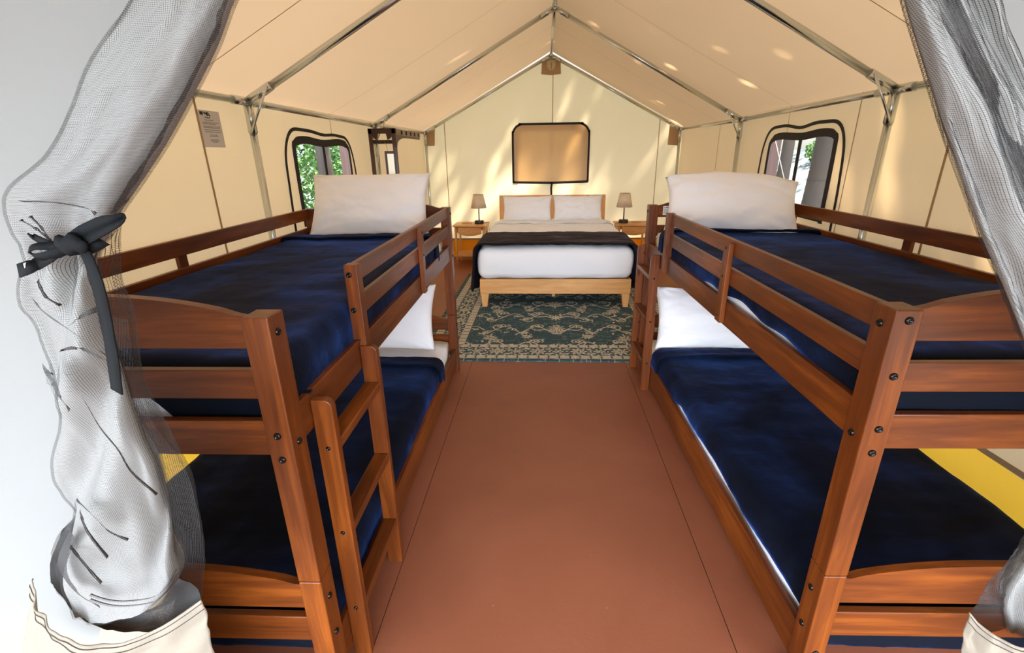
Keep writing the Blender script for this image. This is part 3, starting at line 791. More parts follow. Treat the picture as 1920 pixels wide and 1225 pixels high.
    ph2=(((S/.34)+.5)%1-.5)*.34; r2=np.hypot(ph2,t*1.1); e2=.05*(.75+.25*np.cos(6*np.arctan2(t,ph2))); ro2=(r2<e2)&~((r2<e2*.6)&(r2>e2*.35))
    leaf=(np.sin(S*2*PI/.057)*np.sin(t*2*PI/.062+S*20)>.42)
    mb=np.where(vine|vine2|leaf,1.,0.); mb=np.where(rr_<.082,np.where(ro,1.,0.),mb); mb=np.where(r2<.056,np.where(ro2,1.,0.),mb)
    out_=np.where(m_,mb,out_)
    C=np.where(field,cf,out_)
    nz=rng.random(X.shape); 
    strx=np.repeat(rng.random((ny//6+1,nx)),6,axis=0)[:ny]; stry=np.repeat(rng.random((ny,nx//7+1)),7,axis=1)[:,:nx]
    C=np.clip(C*(0.80+.2*strx)+ (stry>.93)*.22+(strx>.96)*.2,0,1)
    teal=np.stack([.030+.035*strx,.068+.05*stry,.085+.05*strx],-1); cr=np.stack([.56+.14*nz,.50+.12*nz,.40+.10*nz],-1)
    Cc=teal*(1-C[...,None])+cr*C[...,None]
    ld=(d>.006)&(d<.05)&((S/.11%1)<.05); Cc[ld]=(.4,.4,.36)
    cx,cy=(x0+x1)/2,(y0+y1)/2
    Z=.008+.0015*C
    Z=np.where(d<.004,.0005,Z)
    co=np.stack([X,Y,Z],-1).reshape(-1,3)
    idx=np.arange(nx*ny).reshape(ny,nx); q=np.stack([idx[:-1,:-1],idx[:-1,1:],idx[1:,1:],idx[1:,:-1]],-1).reshape(-1,4)
    me=bpy.data.meshes.new('area_rug'); me.vertices.add(len(co)); me.vertices.foreach_set('co',co.ravel()); nf=len(q)
    me.loops.add(nf*4); me.loops.foreach_set('vertex_index',q.ravel().astype(np.int32)); me.polygons.add(nf); me.polygons.foreach_set('loop_start',np.arange(0,nf*4,4,dtype=np.int32))
    me.update(calc_edges=True)
    at=me.color_attributes.new('weave','FLOAT_COLOR','POINT'); at.data.foreach_set('color',np.concatenate([Cc,np.ones((*Cc.shape[:2],1))],-1).reshape(-1,4).ravel().astype(np.float32))
    m,nt,out=mat('woven_rug'); a_=N(nt,'ShaderNodeAttribute',attribute_name='weave'); p=principled(nt,out,Roughness=.95); L(nt,a_.outputs['Color'],p.inputs['Base Color']); p.inputs['Specular IOR Level'].default_value=.1
    L(nt,bump(nt,noise_n(nt,coords(nt),300,2),.3,.002),p.inputs['Normal'])
    o=link('area_rug',me,m,loc=(cx,cy,0)); tag(o,'teal and cream floral bordered area rug lying under the double bed','rug')
make_rug()

# ------------------------------------------------------------------ nightstands and lamps
def make_nightstand(loc,label):
    # local: x 0..W, y 0..D (front at 0)
    W,D=.47,.42; H_=.60
    t=thing('nightstand',label,'nightstand',loc,group='nightstands beside the double bed')
    obj('tabletop',B(-.03,W,-.02,D,H_-.022,H_,bev=.006),PX,t)
    # drawer with curved lower edge
    bm=bmesh.new(); pts=[(.05,H_-.03),(.05,.475)]+[(.05+(W-.13)*s,.475-.03*math.sin(PI*s)) for s in np.linspace(.05,.95,14)]+[(W-.08,.475),(W-.08,H_-.03)]
    prism(bm,pts[::-1],1,.0,.016,bev=.002); dr=obj('drawer',bm,PX,t)
    bm=bmesh.new(); tube(bm,[(.215,0,.515),(.215,-.012,.515),(.215,-.022,.515)],[.006,.009,.011],12); obj('knob',bm,PX,dr,sm=True)
    for x0 in (.0,W-.055): obj('side_apron',B(x0+.006,x0+.020,.02,D-.03,.475,H_-.022,bev=.002),PY,t)
    obj('back_apron',B(.02,W-.05,D-.035,D-.02,.475,H_-.022),PX,t)
    for x0 in (.0,W-.06):
        for y0 in (.0,D-.045):
            bm=bmesh.new(); c=(x0+.014,y0+.014); tube(bm,[(c[0],c[1],0),(c[0],c[1],.3),(c[0],c[1],H_-.022)],[.010,.015,.019],8); obj('leg',bm,PZ,t)
    obj('shelf',B(.005,W-.045,.01,D-.03,.155,.170,bev=.003),PX,t)
    return t
nsL=make_nightstand((-1.345,7.13,0),'small pine nightstand left of the double bed'); nsR=make_nightstand((1.02,7.13,0),'small pine nightstand right of the double bed')
SHADE=canvas('linen_shade',(.90,.79,.62),(.95,.8,.58),.35)
def make_lamp(x,y,label,z=.60):
    t=thing('table_lamp',label,'lamp',(x,y,z),group='table lamps on the nightstands')
    bm=bmesh.new(); lathe(bm,[(.0,0),(.068,0),(.070,.004),(.070,.040),(.066,.046),(.0,.046)],0,0); obj('base',bm,BLACKM,t)
    bm=bmesh.new(); tube(bm,[(0,0,.045),(0,0,.30)],.0085,12); obj('stem',bm,BLACKM,t)
    bm=bmesh.new(); seg=36; rings=[]
    for r,zz in ((.115,.225),(.075,.415),(.073,.415),(.113,.226)): rings.append([bm.verts.new((r*math.cos(2*PI*k/seg),r*math.sin(2*PI*k/seg),zz)) for k in range(seg)])
    for i in range(4):
        for k in range(seg): bm.faces.new((rings[i][k],rings[i][(k+1)%seg],rings[(i+1)%4][(k+1)%seg],rings[(i+1)%4][k])).smooth=(i in (0,2))
    obj('lamp_shade',bm,SHADE,t)
    bm=bmesh.new(); tube(bm,[(.113*math.cos(a),.113*math.sin(a),.226) for a in np.linspace(0,2*PI,36,endpoint=False)],.002,6,closed=True); tube(bm,[(.074*math.cos(a),.074*math.sin(a),.415) for a in np.linspace(0,2*PI,36,endpoint=False)],.002,6,closed=True); obj('shade_rim',bm,SEAM,t)
    return t
make_lamp(-1.005,7.335,'table lamp with tan shade on the left nightstand'); make_lamp(1.118,7.335,'table lamp with tan shade on the right nightstand')
# small wooden trays / slips on the tabletops
def slip(x,y,label,rz):
    bm=bmesh.new(); pts=[(.075*math.cos(a),.028*math.sin(a)) for a in np.linspace(0,2*PI,24,endpoint=False)]
    prism(bm,pts,2,.0,.008,bev=.002); tube(bm,[(.066*math.cos(a),.022*math.sin(a),.010) for a in np.linspace(0,2*PI,24,endpoint=False)],.004,6,closed=True)
    o=obj('wooden_tray',bm,PY,recenter=False); o.location=(x,y,.60); o.rotation_euler[2]=rz; tag(o,label,'tray','trays on the nightstands')
slip(-1.19,7.33,'small wooden tray on the left nightstand beside the lamp',.1); slip(1.31,7.35,'small wooden tray on the right nightstand beside the lamp',-.1)
for pts,lab in (([(-.94,7.36,.606),(-.90,7.42,.604),(-.885,7.46,.60),(-.88,7.5,.50),(-.86,7.52,.40)],'thin dark lamp cord behind the left nightstand'),([(1.06,7.30,.604),(1.00,7.26,.602),(.975,7.24,.58),(.955,7.24,.50),(.945,7.26,.42)],'thin dark lamp cord hanging off the right nightstand')):
    bm=bmesh.new(); tube(bm,[tuple(p) for p in interp(pts,24)],.003,6); o=obj('lamp_cord',bm,BLACKM); tag(o,lab,'cord','lamp cords')

# ------------------------------------------------------------------ coat rack by the left wall
rk=thing('coat_rack','dark wood coat rack standing in the far left corner','coat rack',(-1.72,4.93,0))
def rb(x0,x1,y0,y1,z0,z1,b=.003): return B(x0,x1,y0,y1,z0,z1,bev=b)
obj('upright',rb(.0,.035,0,.03,0,1.80),DZ,rk); obj('upright',rb(.225,.262,0,.03,0,1.80),DZ,rk)
bm=bmesh.new(); box(bm,.0,.262,.0,.03,1.755,1.802)
for s,x0 in ((1,.035),(-1,.225)):
    pts=[(x0,1.70),(x0,1.756),(x0+s*.055,1.756)]+[(x0+s*(.055-.055*math.sin(a)),1.70+.055-.055*math.cos(a)) for a in np.linspace(.2,PI/2-.2,5)]
    prism(bm,pts if s>0 else pts[::-1],1,0,.03)
obj('top_rail',bm,DX,rk)
bm=bmesh.new(); box(bm,.232,.262,.03,1.0,1.745,1.798)
obj('arm',bm,wood('arm_wood',1,(.16,.09,.05),(.24,.14,.08),(.30,.19,.11),knots=False),rk)
bm=bmesh.new()
for k in range(5): box(bm,.262,.272,.22+k*.17,.236+k*.17,1.752,1.790)
obj('hook',bm,BLACKM,rk)
bm=bmesh.new(); pts=[(.03,1.60),(.03,1.745),(.98,1.745),(.98,1.725),(.42,1.725)]+[(.42-.36*math.sin(a),1.725-.07*(1-math.cos(a))) for a in np.linspace(0,PI/2,8)][1:]
prism(bm,pts,0,.238,.258); obj('bracket',bm,DY,rk)
obj('hook_rail',rb(.035,.225,.012,.030,1.665,1.70,.002),DX,rk)
bm=bmesh.new()
for k in range(5): tube(bm,[(.055+k*.036,.012,1.682),(.055+k*.036,-.012,1.678),(.055+k*.036,-.018,1.69)],.005,6)
obj('hook',bm,BLACKM,rk)
bm=bmesh.new(); tube(bm,[(.05,-.01,1.675),(.062,-.008,1.60),(.075,-.008,1.55)],.003,6); tube(bm,[(.09,-.01,1.675),(.07,-.008,1.6),(.058,-.008,1.55)],.003,6); obj('wire_hanger',bm,STEEL,rk)
mr=thing('hanging_mirror','small framed mirror hanging on the coat rack','mirror',(-1.72+.15,4.900,1.30),rz=.30)
bm=bmesh.new(); 
for a in ((0,.022,0,.30),(.083,.105,0,.30),(.022,.083,.275,.30),(.022,.083,0,.025)): box(bm,a[0],a[1],0,.014,a[2],a[3],.002)
obj('mirror_frame',bm,DZ,mr); obj('mirror_glass',B(.02,.085,.006,.010,.02,.28),plain('mirror_silver',(.60,.53,.40),.35,1.0),mr)
bm=bmesh.new(); tube(bm,[(.03,.006,.30),(.02,.004,.37)],.002,5); obj('cord',bm,SEAM,mr)

# ------------------------------------------------------------------ printed sheet on the left wall
xw=wl(2.6)+.006
pp=thing('paper_notice','white printed notice sheet pinned to the left tent wall','notice',(xw,2.585,1.605))
def pbox(bm,a,b,z0,z1,x0=.0008,x1=.0012): box(bm,x0,x1,-a if False else a,b,z0,z1)
obj('sheet',B(0,.0008,-.088,.078,0,.170),plain('notice_paper',(.70,.66,.62),.8),pp,recenter=False)
bm=bmesh.new()
box(bm,.0009,.0014,-.076,-.052,.148,.163)                     # small box mark
tube(bm,[(.0014,-.045,.160),(.0014,-.036,.154),(.0014,-.028,.157),(.0014,-.018,.160),(.0014,-.010,.154),(.0014,-.016,.148),(.0014,-.026,.149),(.0014,-.022,.154)],.0032,6)
tube(bm,[(.0014,-.006,.150),(.0014,-.001,.145)],.0028,6)
for q in range(5): box(bm,.0009,.0014,-.042+q*.008,-.037+q*.008,.134,.141-(.002 if q%2 else 0))
obj('logo_print',bm,plain('black_ink',(.02,.02,.02),.7),pp,recenter=False)
bm=bmesh.new(); rr=random.Random(3)
for z,a,b in ((.124,-.05,.02),(.113,-.07,.060),(.106,-.07,.03),(.095,-.07,.062),(.089,-.065,.06),(.079,-.068,.066),(.070,-.062,.066),(.056,-.03,.03),(.050,-.035,.035),(.034,-.03,.03),(.028,-.035,.035),(.022,-.02,.02)):
    y=a
    while y<b:
        w=rr.uniform(.006,.016); box(bm,.0009,.0013,y,min(b,y+w),z,z+.003); y+=w+.003
obj('text_print',bm,plain('grey_print',(.18,.16,.15),.7),pp,recenter=False)

# ------------------------------------------------------------------ doorway curtains (rolled canvas under insect net)
def loft(name,LE,RE,ydepth,b,mat_,n=110,m=72,grow=0,folds=None,parent=None,uvs=True,phase=0,lump=.010):
    Lp=np.array([tuple(atY(ydepth,*p)) for p in interp(LE,n)]); Rp=np.array([tuple(atY(ydepth,*p)) for p in interp(RE,n)])
    P=np.zeros((n,m,3)); uv=np.zeros((n,m,2)); s=0
    for i in range(n):
        c=(Lp[i]+Rp[i])/2; h=(Rp[i]-Lp[i])/2; hw=np.linalg.norm(h); hd=h/hw
        if i: s+=np.linalg.norm((Lp[i]+Rp[i])/2-(Lp[i-1]+Rp[i-1])/2)
        bb=b*min(1.3,hw/.08)
        for j in range(m):
            a=2*PI*j/m; ca,sa=math.cos(a),math.sin(a)
            f=0
            if folds: f=folds(i/(n-1),a)
            f+=lump*fbm(ca*1.6+phase,sa*1.6,s*5.5,3)
            q=c+hd*(hw*ca*(1+(f*.25)/max(hw,.01)))+np.array([0,-1,0])*(bb*sa+f*(1 if sa>0 else .5))
            P[i,j]=q; uv[i,j]=(a*hw*1.25,s)
    if grow:
        du=np.roll(P,-1,axis=1)-np.roll(P,1,axis=1); dv=np.gradient(P,axis=0); nr=np.cross(du,dv); nr/=np.linalg.norm(nr,axis=2)[...,None]+1e-12
        ctr=P.mean(1,keepdims=True)
        if ((P-ctr)*nr).sum()<0: nr=-nr
        P=P+nr*grow
    return grid_mesh(name,P,mat_,parent,uv=uv,close_u=True)
def film(name,A,Bp,ya,yb,mat_,n=60,m=10,parent=None,bul=.02):
    Ap=np.array([tuple(atY(ya,*p)) for p in interp(A,n)]); Bq=np.array([tuple(atY(yb,*p)) for p in interp(Bp,n)])
    P=np.zeros((n,m,3)); uv=np.zeros((n,m,2)); s=0
    for i in range(n):
        if i: s+=np.linalg.norm(Ap[i]-Ap[i-1])
        w=np.linalg.norm(Bq[i]-Ap[i])
        for j in range(m):
            t=j/(m-1); P[i,j]=Ap[i]*(1-t)+Bq[i]*t+np.array([0,bul*math.sin(PI*t)+.004*fbm(i*.2,j*.5,2),0]); uv[i,j]=(t*w,s)
    return grid_mesh(name,P,mat_,parent,uv=uv)
def to_local(o,parent):
    o.parent=parent; o.location=-Vector(parent.location)
    return o
YC=.635
CL=[(300,-60),(275,0),(215,105),(160,215),(108,300),(52,352),(40,385),(52,425),(75,465),(72,505),(72,560),(88,605),(102,670),(112,730),(128,790),(133,850),(138,905),(146,955),(150,1000),(152,1060),(168,1132)]
CR=[(462,-60),(430,0),(398,80),(345,185),(300,268),(250,345),(216,398),(204,430),(180,470),(172,510),(188,570),(204,640),(222,700),(240,760),(262,820),(286,870),(303,930),(316,985),(320,1040),(334,1075),(330,1095)]
def foldsL(t,a):
    k=math.exp(-((t-.395)/.05)**2); low=1/(1+math.exp(-(t-.40)*40))
    tw=a*1.0-t*9
    f=.010*k*math.sin(a*9+t*20)+low*(.010*math.sin(3*tw+1)+.006*math.sin(5*tw+t*6))+(1-low)*.003*math.sin(3*a+t*4)
    return f
cl=thing('door_curtain','rolled grey canvas and insect net door curtain tied back left of the doorway','curtain',(-.66,YC,.7),group='door curtains')
to_local(loft('canvas_roll',CL,CR,YC,.052,C_ROLL,folds=foldsL),cl)
nl=to_local(loft('net_cover',CL,CR,YC,.052,NET,folds=foldsL,grow=.0035),cl)
# loose net edge films
to_local(film('net_edge',[(455,-60),(420,0),(390,80),(335,185),(290,268),(240,345),(205,400)],[(470,-60),(436,0),(405,80),(350,190),(305,272),(255,352),(222,402)],YC-.02,YC+.015,NET2,bul=0),cl)
to_local(film('net_edge',[(190,415),(180,470),(178,510),(190,570),(205,640),(222,700),(240,760),(262,820),(286,870),(303,930),(316,985),(316,1040),(320,1090),(300,1140)],
     [(200,430),(203,462),(215,545),(243,600),(250,690),(262,740),(300,810),(338,862),(362,915),(375,975),(383,1040),(381,1085),(377,1125),(372,1165)],YC,YC+.02,NET,bul=.03),cl)
to_local(film('net_edge',[(190,570),(205,640),(222,700),(240,760),(262,820),(286,870),(303,930),(316,985),(316,1040),(320,1090),(300,1140)],
     [(243,600),(250,690),(262,740),(300,810),(338,862),(362,915),(375,975),(383,1040),(381,1085),(377,1125),(372,1165)],YC+.03,YC+.025,NET,bul=-.02),cl)
to_local(film('net_edge',[(150,960),(150,1000),(152,1050),(165,1100),(200,1140),(260,1150),(330,1120)],[(148,962),(112,1000),(96,1050),(104,1100),(140,1140),(210,1172),(330,1180)],YC-.03,YC-.015,NET2,bul=-.01),cl)
to_local(film('net_edge',[(75,560),(90,605),(105,670),(118,735),(133,790),(140,850)],[(66,560),(84,605),(96,672),(88,712),(112,770),(128,850)],YC-.01,YC-.01,NET,bul=0),cl)
def ribbon(name,pts,w,y,mat_,parent,th=.0016,n=40,twist=0,yend=None):
    q=interp([(p[0],p[1]) for p in pts],n); ww=np.interp(np.linspace(0,1,n),np.linspace(0,1,len(w)),w) if isinstance(w,(list,tuple)) else [w]*n
    P=np.zeros((n,2,3)); uv=np.zeros((n,2,2)); s=0
    C=[np.array(tuple(atY(y+(yend-y if yend else 0)*i/(n-1)+.004*math.sin(i*.35),*q[i]))) for i in range(n)]
    for i in range(n):
        t=C[min(i+1,n-1)]-C[max(i-1,0)]; t/=np.linalg.norm(t); sd=np.cross(t,[0,1,0]); sd/=np.linalg.norm(sd)
        k=.7/912*ww[i]/2
        if i: s+=np.linalg.norm(C[i]-C[i-1])
        P[i,0]=C[i]-sd*k; P[i,1]=C[i]+sd*k+np.array([0,-.006,0]); uv[i,0]=(0,s); uv[i,1]=(2*k,s)
    return to_local(grid_mesh(name,P,mat_,None,uv=uv,thick=th),parent)
YS=YC-.062
for pts,w in (([(67,560),(88,585),(135,618),(175,646),(206,667)],[16,12,10,8,6]),([(118,656),(155,652),(204,676)],[2,12,16]),([(92,690),(112,735),(134,768)],[26,20,4]),
    ([(127,699),(163,752),(192,801),(225,842),(250,883),(297,925)],[12,9,7,6,5,2]),([(147,935),(180,967),(208,994),(243,1010)],[6,14,9,2]),([(153,956),(167,994),(205,1043)],[7,4,2]),
    ([(135,1022),(163,1057),(193,1091)],[4,6,2]),([(43,377),(102,379),(163,389),(184,401)],[3,3,5,4]),([(61,405),(85,430),(102,458)],[2,6,8]),([(196,575),(160,590),(135,608)],[10,7,2]),
    ([(43,412),(75,430),(100,452)],[3,4,3]),([(75,525),(90,555),(118,572)],[5,4,2]),([(140,1000),(120,1060),(150,1110),(190,1135)],[20,26,22,10])):
    ribbon('net_fold_or_shade',pts,w,YS-.012,NET3,cl,th=0)
# upturned cuff of the roll with double stitching
def cuff(name,top,bot,ya,yb,parent,bul=.05,mt=None,am=1):
    n=70; m=24; A=interp(top,n); Bq=interp(bot,n); P=np.zeros((m,n,3))
    for i in range(n):
        a=np.array(tuple(atY(ya,*A[i]))); b=np.array(tuple(atY(yb,*Bq[i])))
        for j in range(m):
            t=j/(m-1); f=am*(.010*fbm(i*.07,t*2.5,8)+.003*math.sin(i*.55)*math.exp(-t*5))
            P[j,i]=a*(1-t)+b*t+np.array([0,-bul*math.sin(PI*i/(n-1))-f,f*.4])
    o=to_local(grid_mesh(name,P,mt or C_CUFF,None,thick=.002),parent)
    bm=bmesh.new()
    for row in (1,3):
        t=P[row]+np.array([0,-.0022,0]); 
        tube(bm,[tuple(q) for q in t],.0007,5)
    s=obj('stitching',bm,plain('dark_thread',(.06,.045,.04),.8) if 'dark_thread' not in bpy.data.materials else bpy.data.materials['dark_thread'],None,recenter=False); to_local(s,parent)
cuff('canvas_cuff',[(62,1085),(80,1098),(105,1118),(138,1140),(185,1158),(235,1168),(285,1164),(330,1150),(378,1124)],[(40,1260),(80,1262),(120,1264),(170,1266),(215,1268),(265,1268),(315,1266),(370,1260),(408,1250)],YC-.045,YC-.035,cl,bul=.045)
for o_ in (0,9): ribbon('net_fold_or_shade',[(172,1122-o_),(205,1132-o_),(242,1134-o_),(290,1126-o_),(316,1104-o_),(332,1074-o_)],3,YS-.008,NET2,cl,th=0)
for dy in (0,.004,.008,.012,.016): to_local(film('net_edge',[(150,960),(141,1030),(150,1090),(180,1138),(240,1148),(292,1136),(334,1086)],[(118,992),(97,1050),(104,1105),(150,1155),(220,1185),(300,1180),(380,1128)],YC-.045+dy,YC-.030+dy,NET2,bul=.01),cl)  # stacked net layers stand in for the shade between roll and cuff
# webbing straps
st_=thing('tie_strap','dark grey webbing strap tied in a bow around the left door curtain','strap',tuple(atY(YS-.02,130,460)))
Yt=YS-.018
ribbon('strap_tail',[(158,462),(172,490),(190,545),(204,610),(214,665),(223,733)],[22,27,27,27,26,25],Yt,STRAP,st_,th=.002,yend=Yt-.01)
ribbon('strap_loop',[(128,458),(160,436),(195,418),(222,408),(237,404),(233,414),(205,428),(160,450)],[16,20,18,10,8,8,14,18],Yt-.004,STRAP,st_,th=.002)
ribbon('strap_loop',[(132,456),(100,460),(70,462),(60,470),(75,481),(105,476),(135,462)],[16,12,8,8,10,14,16],Yt-.006,STRAP,st_,th=.002)
ribbon('strap_tail',[(128,462),(100,480),(70,496),(40,507)],[14,17,19,21],Yt-.002,STRAP,st_,th=.002)
ribbon('strap_stripe',[(52,492),(58,513)],[3,3],Yt-.006,plain('white_thread',(.8,.8,.8),.7),st_,th=.001,n=6)
ribbon('strap_band',[(60,440),(110,462),(160,468),(200,452)],[14,16,16,14],Yt+.006,STRAP,st_,th=.002)
bm=bmesh.new(); kp=atY(Yt-.012,133,458); bmesh.ops.create_uvsphere(bm,u_segments=14,v_segments=10,radius=.013)
for v in bm.verts: v.co=Vector((v.co.x*1.5,v.co.y*.6,v.co.z*.9))+kp+Vector((0,0,.003*math.sin(v.co.x*500)))
k=obj('strap_knot',bm,STRAP,None,sm=True,recenter=False); to_local(k,st_)

# right curtain
cr_=thing('door_curtain','rolled grey canvas and insect net door curtain hanging right of the doorway','curtain',(.58,YC,.6),group='door curtains')
def foldsR(t,a): return .008*math.sin(3*a+t*5)+.005*math.sin(5*a-t*3)
AL=[(1690,-60),(1702,0),(1728,85),(1757,180),(1790,285),(1826,385),(1858,470),(1895,560),(1925,640),(1960,740),(1985,850),(1975,950),(1930,1040),(1885,1110),(1890,1180)]
AR=[(1758,-60),(1775,0),(1815,85),(1860,180),(1895,285),(1930,385),(1965,480),(2000,560),(2030,650),(2060,740),(2085,850),(2080,950),(2060,1040),(2040,1110),(2030,1180)]
to_local(loft('canvas_roll',AL,AR,YC,.045,C_ROLL,folds=foldsR,phase=3),cr_)
to_local(loft('net_cover',AL,AR,YC,.045,NET,folds=foldsR,grow=.0035,phase=3),cr_)
for w_ in (14,8): ribbon('net_fold_or_shade',[(1766,-60),(1780,0),(1818,85),(1862,180),(1893,260),(1925,340),(1965,450)],w_,YC-.012,NET2,cr_,th=0)  # dark net strips put in for shade in the crease between the rolls
BL=[(1745,-60),(1762,0),(1795,85),(1838,180),(1874,285),(1930,385),(1965,480),(2000,560),(2030,650),(2070,800),(2080,1000)]
BR=[(1815,-60),(1846,0),(1880,90),(1922,175),(1975,290),(2030,400),(2070,500),(2100,600),(2130,700),(2150,850),(2160,1000)]
to_local(loft('canvas_roll',BL,BR,YC+.045,.035,C_ROLL,folds=foldsR,phase=6),cr_)
to_local(loft('net_cover',BL,BR,YC+.045,.035,NET,folds=foldsR,grow=.0035,phase=6),cr_)
to_local(film('net_edge',[(1700,-60),(1712,0),(1742,100),(1775,200),(1808,300),(1835,385),(1865,470),(1900,560),(1935,650)],[(1686,-60),(1698,0),(1724,90),(1752,180),(1783,285),(1812,370),(1842,450),(1872,530),(1900,620)],YC,YC+.02,NET2,bul=0),cr_)
to_local(film('net_edge',[(1960,960),(1925,1040),(1885,1105),(1905,1130),(1960,1170)],[(1935,985),(1895,1040),(1850,1100),(1820,1150),(1830,1190)],YC-.005,YC+.01,NET2,bul=0,n=50),cr_)
to_local(film('net_edge',[(1960,960),(1925,1040),(1885,1105),(1905,1130),(1960,1170)],[(1935,985),(1895,1040),(1850,1100),(1820,1150),(1830,1190)],YC+.015,YC+.02,NET,bul=0,n=50),cr_)
cuff('canvas_cuff',[(1817,1148),(1832,1162),(1860,1173),(1890,1178),(1930,1180),(1980,1182),(2050,1180)],[(1792,1270),(1810,1272),(1850,1274),(1890,1276),(1930,1278),(1980,1280),(2060,1280)],YC-.03,YC-.03,cr_,bul=.035)

# ------------------------------------------------------------------ outside
m,nt,out=mat('dusty_ground'); v=coords(nt); n1=noise_n(nt,v,.9,6,.6,.5); n2=noise_n(nt,v,9,5,.7)
c=ramp(nt,n1,[(.40,(.07,.10,.12)),(.5,(.11,.135,.15)),(.64,(.30,.27,.24))]); p=principled(nt,out,Roughness=.95); L(nt,c,p.inputs['Base Color']); L(nt,bump(nt,n2,.6,.05),p.inputs['Normal'])
bm=bmesh.new(); bmesh.ops.create_grid(bm,x_segments=110,y_segments=110,size=40)
for v_ in bm.verts:
    d=max(0,abs(v_.co.x)-4); v_.co.z=-.55+.06*fbm(v_.co.x*.3,v_.co.y*.3,0)+(.34*min(6.3,max(0,v_.co.x-3)) if v_.co.x>0 else .03*d)
struct(obj('ground',bm,m,sm=True,recenter=False),'pale dusty campsite ground outside the tent')
bm=bmesh.new(); box(bm,-2.1,2.2,-3,7.9,-.6,-.055); struct(obj('platform',bm,plain('deck_wood',(.2,.11,.06),.8),recenter=False),'wooden platform under the tent')
def leafmat(name,c0,c1):
    m,nt,out=mat(name); oi=N(nt,'ShaderNodeNewGeometry'); c=ramp(nt,oi.outputs['Random Per Island'],[(0,c0),(1,c1)])
    d=N(nt,'ShaderNodeBsdfDiffuse'); t=N(nt,'ShaderNodeBsdfTranslucent'); L(nt,c,d.inputs[0]); L(nt,c,t.inputs[0]); x=N(nt,'ShaderNodeMixShader',i_0=.08); L(nt,d.outputs[0],x.inputs[1]); L(nt,t.outputs[0],x.inputs[2]); L(nt,x.outputs[0],out.inputs['Surface']); return m
LEAF=leafmat('leaf_green',(.02,.06,.02),(.12,.24,.07)); BARK=plain('bark',(.062,.048,.040),.95,bumpscale=14,bs=.9)
def leaves(parent,pts,size,name='foliage',mat_=None,flatz=False):
    n=len(pts); a=rng.normal(size=(n,3)); 
    if flatz: a[:,2]*=.25
    a/=np.linalg.norm(a,axis=1)[:,None]; b=rng.normal(size=(n,3)); 
    if flatz: b[:,2]*=.25
    b-=a*(a*b).sum(1)[:,None]; b/=np.linalg.norm(b,axis=1)[:,None]
    s=size*(.6+.8*rng.random(n))[:,None]
    q=np.stack([pts-a*s,pts-b*s*.45,pts+a*s,pts+b*s*.45],1).reshape(-1,3)
    me=bpy.data.meshes.new(name); me.vertices.add(n*4); me.vertices.foreach_set('co',q.ravel()); me.loops.add(n*4); me.loops.foreach_set('vertex_index',np.arange(n*4,dtype=np.int32)); me.polygons.add(n); me.polygons.foreach_set('loop_start',np.arange(0,n*4,4,dtype=np.int32)); me.update(calc_edges=True)
    return link(name,me,mat_ or LEAF,parent)
def ell(n,c,r): 
    p=rng.normal(size=(n,3)); p/=np.linalg.norm(p,axis=1)[:,None]; p*=(rng.random(n)**(1/3.5))[:,None]; return p*np.array(r)+np.array(c)
def trunk(parent,base_,top,r0,r1,name='trunk',wob=.08):
    b=Vector(base_);t=Vector(top); pts=[];rs=[]
    for k in range(14):
        s=k/13; p=b.lerp(t,s)+Vector((wob*fbm(s*3,b.x,1),wob*fbm(s*3,b.y,5),0)); pts.append(p); rs.append((r0*(1-s)+r1*s)*(1+.5*math.exp(-s*9)))
    bm=bmesh.new(); tube(bm,pts,rs,16); return obj(name,bm,BARK,parent)
# shrubs seen through the left window
for i,(x,y,z,r) in enumerate(((-4.6,5.9,1.2,1.45),(-5.2,9.1,1.5,1.7),(-7.2,13.0,2.0,2.3),(-4.0,12.0,1.0,1.4))):
    t=thing('shrub',['bushy green shrub just outside the left tent window','second leafy shrub behind the left window shrub','tall leafy shrub farthest out from the left window','low leafy shrub beyond the left window near the rear'][i],'shrub',(x,y,-.4),group='shrubs outside the left window')
    leaves(t,ell(9000,(0,0,z),(r,r,r*1.15)),.055); trunk(t,(0,0,-.2),(.1,.1,z+.3),.07,.03,'stem')
# trees
def tree(x,y,h,r,lab,crown=None,lean=(0,0)):
    t=thing('tree',lab,'tree',(x,y,-.5),group='trees around the tent'); trunk(t,(0,0,-.1),(lean[0],lean[1],h),r,r*.55)
    if crown is not None: leaves(t,crown-np.array([x,y,-.5]),.16,flatz=True)
    return t
# overhead crown: dense above the roof, gappy behind the rear wall
n=34000; C=np.stack([rng.uniform(-1.8,11,n),rng.uniform(.5,9.0,n),rng.uniform(5.0,6.5,n)],1)
nn=2000; D=np.stack([rng.uniform(-2.5,6.5,nn),rng.uniform(8.55,11.0,nn),rng.uniform(5.2,6.4,nn)],1)
keep=[fbm(p[0]*1.15,p[1]*1.5,4.2,3)>-.06 for p in D]; D=D[np.array(keep)]
t_=(C[:,0]-1.8)/.46; pz=C[:,2]-t_; py=C[:,1]-.36*t_
hole=(pz>1.12)&(pz<1.44)&(((py>1.40)&(py<2.25))|((py>2.5)&(py<3.4)))  # leaves cut away along the sun rays to throw patches on the right wall
C=C[~hole]
tree(3.6,9.6,5.6,.22,'large leafy tree behind the rear right corner of the tent',np.concatenate([C,D]),(.3,-.6))
tree(5.1,9.75,6.0,.25,'thick rough barked tree trunk seen through the right tent window',None,(-.05,-.1))
nn=2600; E_=np.stack([rng.uniform(5.5,13,nn),rng.uniform(11.5,22,nn),rng.uniform(6,7,nn)],1); E_=E_[np.array([fbm(p[0]*.8,p[1]*.8,2.2,3)>-.12 for p in E_])]  # unseen crown added to shade the bank beyond the right window
tree(6.3,14.0,6.0,.17,'slim tree trunk seen at the left pane of the right window, with added unseen crown',E_,(.2,.2))
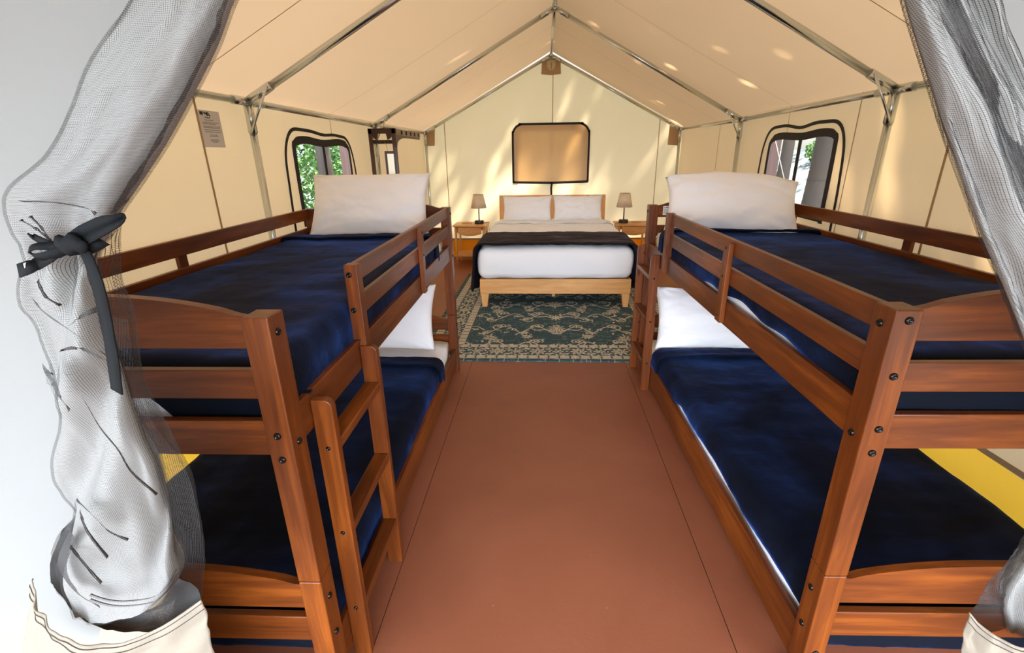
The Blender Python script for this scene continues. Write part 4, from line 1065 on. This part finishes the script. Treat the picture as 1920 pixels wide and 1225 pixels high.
tree(-3.6,8.1,6.0,.13,'slim tree trunk among the shrubs outside the left window',None,(.1,.1))
t=thing('shrub','small green shrub on the sunlit bank beyond the right window','shrub',(8.7,16.2,1.2),group=None); leaves(t,ell(1500,(0,0,.35),(.8,.8,.4)),.06); trunk(t,(0,0,-.1),(.05,.05,.35),.03,.015,'stem')
# shelter posts
PST=plain('shelter_post_wood',(.085,.038,.028),.7,bumpscale=9,bs=.3)
for x,y,lab in ((-2.62,6.75,'brown timber post outside the left tent window'),(2.92,7.0,'brown timber post outside the right tent window')):
    bm=bmesh.new(); box(bm,x-.075,x+.075,y-.13,y+.13,-.6,3.2,.006); tag(obj('timber_post',bm,PST),lab,'post','timber posts outside the windows')
bm=bmesh.new(); tube(bm,[(2.0,4.9,1.8),(4.3,8.3,-.2)],.004,6); tag(obj('guy_rope',bm,plain('rope',(.7,.65,.55),.8)),'pale guy rope slanting down outside the right tent window','rope')
# neighbouring white tent
bm=bmesh.new(); prism(bm,[(-2.2,-.0),(2.2,-.0),(2.2,1.9),(0,3.0),(-2.2,1.9)],1,0,5); o=obj('neighbouring_tent',bm,canvas('pale_tent_canvas',(.72,.66,.55),(.6,.5,.4),.1)); o.location=(12.5,21.5,1.4); tag(o,'pale canvas neighbouring tent beyond the right window','tent')

bm=bmesh.new()  # unseen fly added to keep the upper sky off the front flaps
for s_,fx in ((-1,wl),(1,wr_)):
    P=[(fx(YF)*1.02,YF-.03,eave(YF)+.03),(RX,YF-.03,ridge(YF)+.05),(RX,-2.6,ridge(YF)+.0),(fx(YF)*1.02,-2.6,eave(YF)-.02)]
    bm.faces.new([bm.verts.new(p) for p in P])
me=bpy.data.meshes.new('added_shade_fly'); bm.to_mesh(me); bm.free(); o=link('added_shade_fly',me,canvas('added_fly_canvas',(.5,.42,.3),(.5,.4,.3),.2)); md=o.modifiers.new('s','SOLIDIFY'); md.thickness=.004; struct(o,'unseen tan canvas fly added to shade the tent front')
# ------------------------------------------------------------------ light
w=bpy.data.worlds.new('world'); scene.world=w; w.use_nodes=True; nt=w.node_tree; nt.nodes.clear()
bg=N(nt,'ShaderNodeBackground'); wo=N(nt,'ShaderNodeOutputWorld'); bg.inputs[0].default_value=(.86,.94,1.04,1); bg.inputs[1].default_value=1.0
tc=N(nt,'ShaderNodeTexCoord'); sx=N(nt,'ShaderNodeSeparateXYZ'); L(nt,tc.outputs['Generated'],sx.inputs[0])
mr_=N(nt,'ShaderNodeMapRange'); mr_.inputs['From Min'].default_value=-.97; mr_.inputs['From Max'].default_value=-.40; mr_.inputs['To Min'].default_value=13.0; mr_.inputs['To Max'].default_value=.90
L(nt,sx.outputs[1],mr_.inputs['Value']); L(nt,mr_.outputs[0],bg.inputs[1]); L(nt,bg.outputs[0],wo.inputs[0])
sd=bpy.data.lights.new('sun','SUN'); sd.energy=28; sd.angle=math.radians(1.6); sd.color=(1,.93,.80)
so=bpy.data.objects.new('sun',sd); COL.objects.link(so); so.rotation_euler=Vector((-.46,-.36,-1)).to_track_quat('-Z','Y').to_euler(); so.location=(5,12,12)
vs=scene.view_settings; vs.view_transform='Standard'; vs.look='None'; vs.exposure=.66; vs.gamma=1; vs.use_curve_mapping=False
